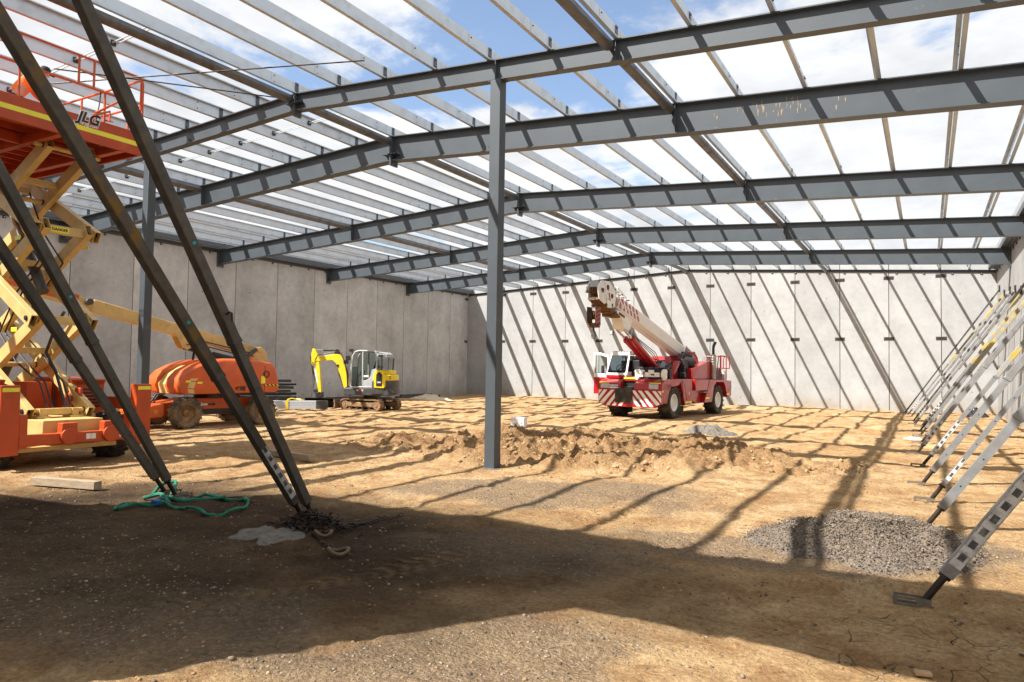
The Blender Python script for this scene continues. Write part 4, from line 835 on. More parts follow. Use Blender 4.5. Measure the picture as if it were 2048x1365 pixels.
    for k in range(3): mb.tube([(.0+.07*k, 2.9, 2.1), (.02+.07*k, 2.2, 2.6+.05*k), (.03+.07*k, .9, 3.1), (.03+.07*k, -.2, 3.45)], .016, 6)
    for k in range(3): mb.tube([(.52+.04*k, 3.6, 2.4), (.62+.04*k, 4.1, 2.72), (.74+.03*k, 4.6, 2.6), (.86, 5.0, 2.3)], .022, 6)
    mb.build('hydraulic_hoses', M_black, t)
    for s_ in (-1, 1):
        mb = MB(); mb.cyl((s_*.42, .02, .72), (s_*.42, .10, .72), .05, 12); mb.beam((s_*.36, .05, .80), (s_*.56, .05, .62), .05, .04); mb.build('tow_hook', M_darkrust, t)
    mb = MB(); mb.tube([(-1.42, 1.0, 2.3), (-1.46, 1.0, 2.0), (-1.42, 1.0, 1.8)], .014, 6); mb.tube([(1.42, 2.1, 1.55), (1.46, 2.1, 1.0), (1.42, 2.15, .8)], .012, 6); mb.build('grab_handle', M_black, t)
    # ---- rear body
    mb = MB(); mb.prism([(3.4, .72), (3.4, 1.50), (5.35, 1.50), (5.6, .55), (4.2, .52)], 'x', -1.2, 1.2); mb.prism([(5.25, 1.50), (4.60, .56), (5.55, .56), (5.80, 1.28), (6.10, 1.46), (7.05, 1.46), (7.25, 1.30), (7.55, .74), (8.10, .80), (8.10, 1.52), (5.25, 1.58)], 'x', 1.0, W)
    mb.prism([(5.25, 1.50), (4.60, .56), (5.55, .56), (5.80, 1.28), (6.10, 1.46), (7.05, 1.46), (7.25, 1.30), (7.55, .74), (8.10, .80), (8.10, 1.52), (5.25, 1.58)], 'x', -W, -1.0)
    mb.prism([(3.6, 1.10), (3.6, 1.58), (5.2, 1.58), (4.95, 1.10)], 'x', 1.15, W); mb.box(-1.0, 1.0, 5.3, 8.1, 1.0, 1.50); mb.build('rear_body', M_red, t, bevel=.012)
    for k in range(2):
        mb = MB(); mb.beam((1.15+.1*k, 4.45+.1, 1.30-.28*k), (1.15+.1*k, 5.1, 1.30-.28*k), .3, .03); mb.build('step', M_lgrey, t)
    mb = MB(); mb.prism([(3.65, 1.585), (3.65, 2.05), (4.2, 2.12), (5.55, 2.40), (6.0, 2.40), (6.0, 1.585)], 'x', .55, 1.22); mb.prism([(3.9, 2.12), (4.3, 2.6), (6.0, 2.62), (6.0, 2.10), (5.4, 2.1)], 'x', -1.0, .54); mb.box(-1.0, .54, 3.9, 6.0, 1.5, 2.12); mb.build('engine_hood', M_red, t, bevel=.03)
    mb = MB(); mb.cyl((1.30, 5.95, 1.58), (1.30, 5.95, 2.72), .12, 20)
    for k in range(9): mb.lathe([(.118, 0), (.128, .03), (.118, .06)], (1.30, 5.95, 1.65+k*.115), (0, 0, 1), 20)
    mb.m(1); mb.tube([(1.30, 5.95, 2.70), (1.30, 5.95, 3.0), (1.31, 5.97, 3.12), (1.35, 6.07, 3.28)], [.06, .06, .065, .07], 14); mb.build('exhaust_stack', [M_exh, M_black], t)
    mb = MB()
    for i in range(9): mb.box(.66, 1.30, 6.30, 6.305, 1.62+i*.12, 1.63+i*.12)
    for i in range(9): mb.box(.66+i*.08, .67+i*.08, 6.30, 6.305, 1.6, 2.6)
    mb.box(.6, 1.3, 6.305, 6.5, 1.55, 2.3) if False else None
    mb.build('radiator_grille', M_exh, t)
    mb = MB(); r_ = .025
    for pts in ([(1.32, 6.25, 1.55), (1.32, 6.55, 2.55), (1.32, 6.66, 2.66), (1.32, 6.8, 2.68), (1.32, 8.05, 2.68), (.9, 8.06, 2.68), (.2, 8.06, 2.68)], [(1.32, 8.05, 2.68), (1.32, 8.05, 2.1)], [(1.32, 6.8, 2.68), (1.32, 6.8, 1.55)], [(1.32, 7.6, 2.68), (1.32, 7.6, 1.55)], [(1.32, 6.4, 2.10), (1.32, 8.05, 2.10), (.2, 8.06, 2.10)], [(1.32, 7.2, 2.10), (1.32, 7.2, 2.5), (1.32, 7.3, 2.62), (1.32, 7.42, 2.66)], [(.2, 8.06, 2.68), (.2, 8.06, 1.5)], [(.9, 8.06, 2.68), (.9, 8.06, 1.5)]): mb.tube(pts, r_, 8)
    mb.build('guard_rail', M_red, t)
    mb = MB(); mb.box(.3, 1.15, 6.6, 7.2, 1.5, 2.0); mb.cyl((.4, 7.4, 1.8), (1.1, 7.4, 1.8), .28, 16); mb.build('winch', M_black, t, bevel=.02)
    mb = MB(); mb.box(.55, 1.2, 7.72, 8.02, 1.52, 1.98); mb.build('tool_box', M_white, t, bevel=.02)
    mb = MB(); mb.box(-.35, .35, 2.6, 4.4, .55, 1.1); mb.cyl((0, 3.3, .5), (0, 3.3, 1.4), .2, 14); mb.box(-.9, .9, 5.3, 7.8, .75, 1.0); mb.build('chassis_joint', M_black, t)
    return t
crane()

# ------------------------------------------------------------------ excavator
def excavator():
    t = thing('mini_excavator', 'small yellow and grey tracked excavator with cab, parked by the left wall', 'excavator', (-21.45, 24.75, H(-21.45, 24.75)), R(204))
    uc = thing('undercarriage', None, None, (0, 0, 0), R(-22)); uc.parent = t
    for s_ in (-1, 1):
        y = s_*.62; path = []; r_ = .235; hl = .88
        for a in np.linspace(-90, 90, 9): path.append((hl+r_*math.cos(R(a)), r_*math.sin(R(a))+r_+.02))
        for xx in np.linspace(hl-.15, -hl+.15, 10): path.append((xx, 2*r_+.02-.012*math.sin((xx+hl)*3)))
        for a in np.linspace(90, 270, 9): path.append((-hl+r_*math.cos(R(a)), r_*math.sin(R(a))+r_+.02))
        for xx in np.linspace(-hl+.15, hl-.15, 10): path.append((xx, .02))
        n = len(path); mb = MB(); vs = []
        for i in range(n):
            p = Vector(path[i]); q = Vector(path[(i+1) % n]); o = Vector(path[i-1]); tn = (q-o).normalized(); nr = Vector((tn.y, -tn.x))
            for k, (off, yy) in enumerate(((0, -.15), (0, .15), (-.035, .15), (-.035, -.15))): vs.append((p.x+nr.x*off, y+yy, p.y+nr.y*off))
        mb.add(vs, [(4*i+k, 4*i+(k+1) % 4, 4*((i+1) % n)+(k+1) % 4, 4*((i+1) % n)+k) for i in range(n) for k in range(4)])
        tot = 46; seglen = [(Vector(path[(i+1) % n])-Vector(path[i])).length for i in range(n)]; T = sum(seglen)
        for j in range(tot):
            dd = j*T/tot; i = 0
            while dd > seglen[i]: dd -= seglen[i]; i += 1
            a = Vector(path[i]); b_ = Vector(path[(i+1) % n]); c = a.lerp(b_, dd/seglen[i]); tn = (b_-a).normalized(); nr = Vector((tn.y, -tn.x))
            mb.beam((c.x+nr.x*.012-tn.x*.018, y, c.y+nr.y*.012-tn.y*.018), (c.x+nr.x*.012+tn.x*.018, y, c.y+nr.y*.012+tn.y*.018), .30, .028, (nr.x, 0, nr.y))
        mb.build('track', M_mud, uc, sharp=30)
        mb = MB(); mb.box(-.75, .75, y-.10, y+.10, .16, .36); mb.m(1)
        for xx in (-.5, -.17, .17, .5): mb.cyl((xx, y-.12, .12), (xx, y+.12, .12), .075, 14)
        mb.m(0)
        for xx in (-hl, hl): mb.cyl((xx, y-.11, r_+.02), (xx, y+.11, r_+.02), .19, 20); mb.cyl((xx, y-.13, r_+.02), (xx, y+.13, r_+.02), .09, 14)
        mb.build('track_frame', [M_mud, M_darkrust], uc, bevel=.01)
    mb = MB(); mb.box(-.45, .45, -.5, .5, .28, .50); mb.cyl((0, 0, .48), (0, 0, .66), .32, 24); mb.build('carbody', M_black, uc)
    mb = MB(); mb.prism([(1.40, .04), (1.46, .08), (1.43, .24), (1.47, .42), (1.42, .44), (1.36, .24)], 'y', -.78, .78); mb.box(.4, 1.4, -.42, -.34, .2, .3); mb.box(.4, 1.4, .34, .42, .2, .3); mb.build('dozer_blade', M_mud, uc, bevel=.01)
    # upper body
    def rnd(poly, c=.12, n=3): return poly
    mb = MB(); mb.prism([(.98, .66), (1.02, .78), (1.0, .98), (-1.05, .98), (-1.18, .80), (-1.0, .66)], 'y', -.72, .74); mb.build('deck', M_dgrey, t, bevel=.03)
    mb = MB(); pts = []
    for a in np.linspace(90, -90, 11): pts.append((-.72-.52*math.cos(R(a)), .76*math.sin(R(a))))
    pts = [(-.25, .78)]+pts+[(-.25, -.76)]
    mb.prism(pts, 'z', .70, 1.32); mb.build('counterweight', M_dgrey, t, bevel=.05)
    mb = MB(); pts2 = [(x*.96+.0, y*.97) for x, y in pts]; mb.prism([(-.30, .79), (-.5, .79), (-.72, .77)]+[(a*.985, b_*.985) for a, b_ in pts[2:-1]]+[(-.30, -.75)], 'z', 1.30, 1.58)
    mb.prism([(-.30, .70), (-.72, .70), (-1.02, .45), (-1.12, 0), (-1.02, -.45), (-.72, -.68), (-.30, -.68)], 'z', 1.56, 1.78); mb.build('engine_cover', M_yellow, t, bevel=.06)
    mb = MB(); mb.prism([(-.36, 1.0), (-.36, 1.66), (-.46, 1.76), (-.60, 1.78), (-.76, 1.70), (-.86, 1.5), (-.86, 1.06), (-.78, .98)], 'y', .74, .80); sp_ = mb.build('side_cover', M_yellow, t, bevel=.02)
    mb = MB(); mb.prism([(-.46, 1.08), (-.46, 1.58), (-.55, 1.68), (-.62, 1.68), (-.72, 1.58), (-.72, 1.08)], 'y', .801, .812); mb.build('vent', M_black, sp_)
    text('lettering', '3503', .085, M_white, sp_, (-.59, .815, 1.24), (math.pi/2, 0, math.pi), 0, .003)
    text('lettering', 'WACKER', .07, M_black, t, (-.98, .60, 1.50), (math.pi/2, 0, math.pi-.75), 0, .003); text('lettering', 'NEUSON', .07, M_black, t, (-.98, .60, 1.42), (math.pi/2, 0, math.pi-.75), 0, .003)
    mb = MB(); mb.box(.12, .42, .742, .748, .84, .92); mb.m(1); mb.box(.2, .34, .748, .752, .84, .92); mb.build('badge', [M_lgrey, M_red], t)
    # cab: swept frames left and right
    cb = thing('cab', None, None, (0, 0, 0)); cb.parent = t
    prof = [(.70, 1.02), (.68, 1.95), (.63, 2.38), (.53, 2.54), (.36, 2.60), (-.30, 2.60), (-.40, 2.53), (-.44, 2.25), (-.44, 1.02)]
    for s_, y in ((1, .72), (-1, -.12)):
        mb = MB(); mb.tube([(x, y, z) for x, z in prof], .038, 8); mb.tube([(.70, y, 1.02), (-.44, y, 1.02)], .038, 8); mb.tube([(.16, y, 1.02), (.18, y, 2.57)], .034, 8)
        mb.prism([(.15, 1.0), (.15, 1.30), (-.06, 1.36), (-.18, 1.50), (-.24, 1.78), (-.44, 1.85), (-.44, 1.0)], 'y', y-.015, y+.02); mb.build('side_frame', M_lgrey, cb, bevel=.006)
        g_ = MB(); g_.add([(.66, y, 1.06), (.64, y, 1.95), (.59, y, 2.36), (.50, y, 2.50), (.36, y, 2.56), (.21, y, 2.56), (.19, y, 1.06)], [tuple(range(7))]); g_.add([(.14, y, 1.32), (.15, y, 2.56), (-.28, y, 2.56), (-.37, y, 2.5), (-.41, y, 1.87), (-.26, y, 1.80), (-.20, y, 1.53), (-.06, y, 1.38)], [tuple(range(8))]); g_.build('side_glass', M_glass, cb)
    mb = MB(); mb.prism([(.56, 2.54), (.36, 2.63), (-.32, 2.63), (-.46, 2.56), (-.80, 2.55), (-.93, 2.46), (-.93, 2.34), (-.44, 2.34), (-.38, 2.56), (.34, 2.58), (.50, 2.52)], 'y', -.14, .74); mb.build('roof', M_lgrey, cb, bevel=.02)
    mb = MB()
    for p_, q in (((.70, -.12, 1.02), (.70, .72, 1.02)), ((.53, -.12, 2.54), (.53, .72, 2.54)), ((-.48, -.12, 1.9), (-.48, .72, 1.9)), ((-.98, -.12, 2.3), (-.94, -.12, 1.78)), ((-.98, .70, 2.3), (-.94, .70, 1.78))): mb.beam(p_, q, .05, .05)
    mb.build('cross_bars', M_dgrey, cb)
    g_ = MB(); g_.add([(.69, -.1, 1.04), (.69, .7, 1.04), (.66, .7, 1.9), (.66, -.1, 1.9)], [(0, 1, 2, 3)]); g_.add([(-.50, .70, 1.82), (-.92, .70, 1.82), (-.95, .70, 2.26), (-.50, .70, 2.26)], [(0, 1, 2, 3)]); g_.add([(-.96, -.1, 1.82), (-.96, .68, 1.82), (-.98, .68, 2.28), (-.98, -.1, 2.28)], [(0, 1, 2, 3)]); g_.build('cab_glass', M_glass, cb)
    mb = MB(); mb.box(-.25, .15, .08, .52, 1.02, 1.42); mb.beam((-.18, .3, 1.4), (-.33, .3, 2.0), .42, .12, (1, 0, 0)); mb.beam((-.30, .3, 2.0), (-.34, .3, 2.22), .22, .08, (1, 0, 0)); mb.box(.2, .66, 0, .6, .99, 1.03); mb.build('seat', M_black, cb, bevel=.03)
    mb = MB()
    for y in (.02, .58): mb.tube([(.25, y, 1.35), (.32, y, 1.62), (.30, y, 1.72)], [.015, .015, .025], 8)
    mb.tube([(.55, .2, 1.0), (.5, .2, 1.5), (.46, .2, 1.58)], .015, 6); mb.tube([(.55, .4, 1.0), (.5, .4, 1.5), (.46, .4, 1.58)], .015, 6); mb.build('levers', M_black, cb)
    mb = MB(); mb.box(.10, .35, .742, .745, 1.10, 1.18) if False else None; mb.box(-.10, .12, .735, .742, 1.46, 1.54); mb.build('sticker', M_white, cb)
    mb = MB(); mb.box(.62, .78, .60, .78, 2.56, 2.68); mb.beam((.70, .7, 2.58), (.63, .7, 2.42), .03, .03); mb.box(.76, .92, .66, .82, 2.18, 2.38); mb.box(.82, 1.02, .70, .80, 2.02, 2.18); mb.beam((.84, .74, 2.25), (.66, .7, 2.25), .02, .02); mb.tube([(.72, .74, 1.95), (.82, .76, 1.92), (.82, .76, 1.6), (.72, .74, 1.55)], .012, 6); mb.tube([(-.75, .74, 2.42), (-.8, .80, 2.42), (-1.05, .80, 2.40), (-1.15, .8, 2.41)], .014, 6); mb.box(-.72, -.52, .70, .78, 2.34, 2.44); mb.build('mirrors_and_lamp', M_black, cb, bevel=.01)
    # boom, stick, cylinders
    def arm(poly, y0, y1, nm_, m_=M_yellow, bev=.015): mb = MB(); mb.prism(poly, 'y', y0, y1); return mb.build(nm_, m_, t, bevel=bev)
    yb = -.12
    mb = MB(); mb.prism([(.95, .60), (1.22, .62), (1.25, .95), (1.05, 1.05), (.95, 1.0)], 'y', yb-.10, yb+.10); mb.build('swing_bracket', M_black, t, bevel=.01)
    arm([(1.08, .88), (1.24, .86), (1.44, 1.50), (1.66, 2.05), (1.82, 2.18), (2.55, 2.12), (2.62, 2.22), (2.58, 2.32), (1.72, 2.46), (1.50, 2.44), (1.36, 2.30), (1.14, 1.60), (1.02, .98)], yb-.09, yb+.09, 'boom')
    st = arm([(2.60, 2.10), (2.46, 2.18), (2.42, 2.30), (2.50, 2.42), (2.66, 2.66), (2.76, 2.70), (2.82, 2.45), (2.80, 2.05), (2.60, 1.45), (2.44, .72), (2.30, .70), (2.34, 1.2), (2.40, 1.8), (2.44, 2.1)], yb-.075, yb+.075, 'stick')
    mb = MB(); mb.m(0); mb.add([(2.62, yb+.0765, 2.0), (2.70, yb+.0765, 1.95), (2.52, yb+.0765, 1.15), (2.46, yb+.0765, 1.18)], [(0, 1, 2, 3)]); mb.build('decal', M_white, t)
    def cylr(a, b_, m0, m1, r0, r1, k, nm_='cylinder', y=yb):
        a = Vector((a[0], y, a[1])); b_ = Vector((b_[0], y, b_[1])); c = a.lerp(b_, k); mb = MB(); mb.cyl(a, c, r0, 14); mb.m(1); mb.cyl(c, b_, r1, 12); mb.build(nm_, [m0, m1], t)
    cylr((1.62, 2.62), (2.72, 2.64), M_black, M_chrome, .05, .03, .6); cylr((1.22, .85), (1.60, 1.86), M_black, M_chrome, .055, .035, .75); cylr((2.86, 2.35), (2.62, 1.0), M_black, M_chrome, .042, .025, .6)
    mb = MB(); mb.prism([(1.50, 2.44), (1.56, 2.66), (1.68, 2.68), (1.78, 2.45)], 'y', yb-.05, yb+.05); mb.prism([(1.55, 1.85), (1.66, 1.98), (1.52, 2.0)], 'y', yb-.12, yb+.12)
    for k in range(3): mb.tube([(1.1, yb+.1, 1.0+.03*k), (1.06+.03*k, yb+.12, 1.5), (1.22, yb+.12, 2.1), (1.42, yb+.1, 2.5), (1.60, yb+.08, 2.58)], .018, 6)
    mb.tube([(1.7, yb+.08, 2.56), (2.2, yb+.09, 2.46), (2.5, yb+.09, 2.42), (2.62, yb+.1, 2.2), (2.66, yb+.1, 1.8)], .014, 6); mb.tube([(2.74, yb+.09, 2.1), (2.70, yb+.10, 1.7), (2.62, yb+.1, 1.3), (2.70, yb+.05, .9), (2.5, yb, .7)], .014, 6); mb.build('hoses', M_black, t)
    mb = MB(); mb.box(2.25, 2.55, yb-.12, yb+.12, .50, .74); mb.prism([(2.5, .9), (2.72, .82), (2.6, .66), (2.45, .7)], 'y', yb-.04, yb+.04); mb.cyl((2.4, yb-.14, .72), (2.4, yb+.14, .72), .035, 10); mb.cyl((2.4, yb, .44), (2.4, yb, .56), .10, 14); mb.build('tilt_hitch', M_black, t, bevel=.01)
    bu = thing('bucket', None, None, (2.38, yb, .0), R(10)); bu.parent = t
    mb = MB(); pr = [(.22, .48), (-.16, .48), (-.26, .34), (-.22, .16), (-.04, .06), (.24, .06)]; q = [(x*.96, z+.014) for x, z in pr]
    # shell turned side-on: long axis along local x
    n = len(pr); vs = [(-.62, a, b_) for a, b_ in pr]+[(.62, a, b_) for a, b_ in pr]; mb.add(vs, [(i, i+1, n+i+1, n+i) for i in range(n-1)]); mb.add([(-.62, a, b_) for a, b_ in pr], [tuple(range(n))]); mb.add([(.62, a, b_) for a, b_ in pr], [tuple(range(n))])
    mb.build('shell', M_darkrust, bu, smooth=False)
    return t
excavator()

# ------------------------------------------------------------------ boom lift
def boom_lift():
    t = thing('boom_lift', 'orange telescopic boom lift with cream boom and four muddy tyres', 'boom lift', (-19.95, 15.27, H(-19.95, 15.27)), math.atan2(-.98, -.19))
    for x in (1.22, -1.22):
        for s_ in (-1, 1): wheel(t, (x, s_*.98, .45), .46, .36, s_, M_mud, M_dustyrubber, .03, 18, .55)
    mb = MB(); mb.prism([(-1.55, .42), (-1.45, .78), (-.9, .86), (.9, .86), (1.5, .76), (2.30, .70), (2.35, .40), (1.7, .36), (.9, .34), (-1.3, .34)], 'y', -.48, .48); mb.build('chassis', M_orange, t, bevel=.03)
    mb = MB(); mb.prism([(1.75, .40), (1.78, .72), (2.25, .66), (2.42, .50), (2.42, .32), (1.8, .32)], 'y', -.80, -.25); mb.prism([(1.75, .40), (1.78, .72), (2.25, .66), (2.42, .50), (2.42, .32), (1.8, .32)], 'y', .25, .80); mb.box(1.75, 2.40, -.26, .26, .26, .34); mb.build('front_frame', M_orange, t, bevel=.03)
    mb = MB()
    for y in (-.52, .52): mb.cyl((2.28, y, .50), (2.44, y, .50), .06, 14)
    mb.cyl((2.0, .80, .50), (2.0, .812, .50), .07, 14); mb.build('reflector', M_orangelamp, t)
    mb = MB(); mb.box(-1.3, -1.1, -.85, .85, .38, .52); mb.box(1.1, 1.3, -.85, .85, .38, .52); mb.cyl((0, 0, .84), (0, 0, 1.06), .48, 28); mb.box(-.95, .55, .40, .50, .36, .52); mb.build('axles', M_black, t, bevel=.01)
    mb = MB(); mb.add([(.62, .482, .66), (.48, .482, .73), (.48, .482, .69), (.30, .482, .69), (.30, .482, .63), (.48, .482, .63), (.48, .482, .59)], [tuple(range(7))]); mb.build('arrow_decal', M_white, t); mb = MB(); mb.add([(.02, .482, .66), (.14, .482, .73), (.14, .482, .69), (.28, .482, .69), (.28, .482, .63), (.14, .482, .63), (.14, .482, .59)], [tuple(range(7))]); mb.build('arrow_decal', M_black, t)
    # turret hoods: near and far halves, boom slot between
    def hood(y0, y1, nm_):
        pr = [(1.50, 1.05), (1.58, 1.25), (1.52, 1.48), (1.30, 1.72), (.95, 1.90), (.55, 2.03), (.05, 2.10), (-.5, 2.10), (-1.1, 2.06), (-1.55, 2.0), (-1.70, 1.85), (-1.80, 1.45), (-1.82, 1.10), (-1.70, 1.03), (.8, 1.0), (1.35, .99)]
        mid = (y0+y1)/2; out = y1 if abs(y1) > abs(y0) else y0; inn = y0 if out == y1 else y1; mb = MB(); n = len(pr); rings = []
        cx_, cz_ = -.1, 1.2
        for yy, sc in ((inn, 1.), (inn+(out-inn)*.70, 1.), (inn+(out-inn)*.93, .975), (out, .90)): rings.append([(cx_+(x-cx_)*(sc*.5+.5 if sc < 1 else 1), yy, cz_+(z-cz_)*sc) for x, z in pr])
        vs = sum(rings, []); fs = [tuple(range(n)), tuple(range(3*n, 4*n))[::-1]]+[(k*n+i, k*n+(i+1) % n, (k+1)*n+(i+1) % n, (k+1)*n+i) for k in range(3) for i in range(n)]
        mb.add(vs, fs); return mb.build(nm_, M_orange, t, bevel=.012, sharp=50)
    hn = hood(.34, 1.12, 'engine_hood'); hood(-.34, -1.12, 'engine_hood')
    mb = MB(); mb.prism([(1.44, 1.0), (1.50, 1.3), (1.25, 1.62), (.85, 1.84), (.3, 1.98), (-1.6, 1.95), (-1.7, 1.0)], 'y', -.335, .335); mb.build('turntable', M_cream, t, bevel=.02)
    # cream band over the near hood
    pr = [(1.20, 1.04), (1.24, 1.2), (1.18, 1.42), (1.00, 1.64), (.70, 1.80), (.35, 1.92)]
    mb = MB()
    for a, b_ in zip(pr[:-1], pr[1:]):
        mb.add([(a[0]-.18, 1.08, a[1]-.02), (a[0]+.02, 1.09, a[1]), (b_[0]+.02, 1.07, b_[1]-.03), (b_[0]-.18, 1.06, b_[1]-.05)], [(0, 1, 2, 3)])
    for v_ in range(len(mb.v)): x, y, z = mb.v[v_]; mb.v[v_] = (x, 1.135-.14*max(0, (z-1.15))**2*.9, z)
    mb.build('cream_band', M_cream, t)
    mb = MB(); mb.box(1.15, 1.30, 1.118, 1.128, 1.36, 1.42); mb.box(.80, .95, 1.118, 1.128, 1.32, 1.38); mb.box(-1.28, -1.14, 1.118, 1.128, 1.32, 1.56); mb.build('yellow_marker', M_tape, t)
    text('lettering', '460SJ', .155, M_black, t, (-.42, 1.135, 1.17), (math.pi/2, 0, math.pi), .25, .006)
    mb = MB(); mb.cyl((-.06, 1.125, 1.17), (-.06, 1.132, 1.17), .09, 20); mb.build('round_emblem', M_orangered, t)
    mb = MB(); mb.box(-1.80, -1.24, 1.10, 1.122, 1.24, 1.30); mb.m(1)
    for k in range(4): mb.add([(-1.79+k*.14, 1.1235, 1.245), (-1.72+k*.14, 1.1235, 1.245), (-1.67+k*.14, 1.1235, 1.295), (-1.74+k*.14, 1.1235, 1.295)], [(0, 1, 2, 3)])
    mb.build('hazard_strip', [M_black, M_yellow], t); mb = MB(); mb.box(-1.27, -1.255, 1.112, 1.124, 1.05, 1.9); mb.build('panel_gap', M_black, t)
    mb = MB(); mb.lathe([(.001, 0), (.10, .0), (.13, .06), (.09, .10)], (-1.32, 1.05, 1.62), (0, 1, 0), 16); mb.build('filler_cap', M_black, t)
    mb = MB(); mb.cyl((-1.02, .7, 2.05), (-1.02, .7, 2.18), .075, 14, .06); mb.build('beacon', M_orangelamp, t)
    mb = MB(); mb.box(.30, .308, 1.10, 1.1215, 1.02, 1.66); mb.box(-1.2, .3, 1.10, 1.1215, 1.10, 1.106); mb.build('panel_seam', M_black, t)
    mb = MB(); mb.tube([(1.5, .2, 1.0), (1.75, .3, .95), (1.9, .32, .7)], .025, 6); mb.tube([(1.4, -.2, 1.0), (1.65, -.1, .95), (1.85, .0, .7)], .025, 6); mb.tube([(-1.2, .33, 2.3), (-.5, .3, 2.45), (.3, .22, 2.62), (.9, .2, 2.5)], .02, 6); mb.tube([(-1.3, .33, 2.2), (-.5, .34, 2.3), (.5, .24, 2.52)], .02, 6); mb.build('hydraulic_hoses', M_black, t)
    # boom
    P0 = Vector((-1.50, 0, 2.34)); P1 = Vector((5.9, 0, 4.08)); d = (P1-P0).normalized(); up = Vector((-d.z, 0, d.x))
    mb = MB(); mb.prism([(-1.85, 1.9), (-1.80, 2.34), (-1.58, 2.52), (-1.36, 2.48), (-1.20, 2.2), (-1.0, 1.95)], 'y', -.30, -.20); mb.prism([(-1.85, 1.9), (-1.80, 2.34), (-1.58, 2.52), (-1.36, 2.48), (-1.20, 2.2), (-1.0, 1.95)], 'y', .20, .30); mb.cyl((-1.50, -.32, 2.38), (-1.50, .32, 2.38), .06, 14); mb.build('boom_upright', M_cream, t, bevel=.01)
    mb = MB(); mb.beam(P0, P0+d*5.2, .30, .35, up); mb.prism([(.55, 2.72), (1.25, 2.86), (1.02, 2.42), (.86, 2.35), (.74, 2.42)], 'y', -.21, -.172); mb.prism([(.55, 2.72), (1.25, 2.86), (1.02, 2.42), (.86, 2.35), (.74, 2.42)], 'y', .172, .21); mb.build('base_boom', M_cream, t, bevel=.015)
    mb = MB(); mb.beam(P0+d*5.1, P0+d*7.4, .27, .30, up); mb.build('mid_boom', M_cream, t, bevel=.012)
    mb = MB(); mb.beam(P0+d*5.6, P0+d*9.6, .30, .26, up, (0, .05)); mb.build('fly_boom', M_orange, t, bevel=.012)
    mb = MB(); mb.beam(P0+d*3.6, P0+d*6.4, .10, .11, up, (.24, .12)); mb.m(1)
    for k in range(40): mb.beam(P0+d*(3.65+k*.07), P0+d*(3.69+k*.07), .11, .12, up, (.245, .125))
    mb.cyl(P0+d*5.35+Vector((0, .17, .05)), P0+d*5.35+Vector((0, .36, .05)), .09, 12); mb.build('hose_track', [M_black, M_dgrey], t)
    mb = MB(); mb.box(2.0, 2.01, .171, .178, 2.9, 2.99) if False else None
    a = Vector((.88, 0, 2.42)); b_ = Vector((-1.0, 0, 2.02)); c = a.lerp(b_, .5); mb.cyl(a, c, .07, 14); mb.m(1); mb.cyl(c, b_, .10, 16); mb.beam(Vector((-1.4, .3, 2.45)), Vector((-1.05, .3, 2.15)), .1, .12); mb.build('lift_cylinder', [M_black, M_dgrey], t)
    # basket at the far end (out of frame)
    mb = MB(); e_ = P0+d*9.6
    for z in (0, .55, 1.1): mb.tube([e_+Vector((x, y, z-.5)) for x, y in ((0, -.9), (0, .9), (.8, .9), (.8, -.9))], .02, 6, True)
    for x, y in ((0, -.9), (0, .9), (.8, .9), (.8, -.9)): mb.cyl(e_+Vector((x, y, -.5)), e_+Vector((x, y, .6)), .02, 8)
    mb.build('basket', M_orange, t)
    return t
boom_lift()

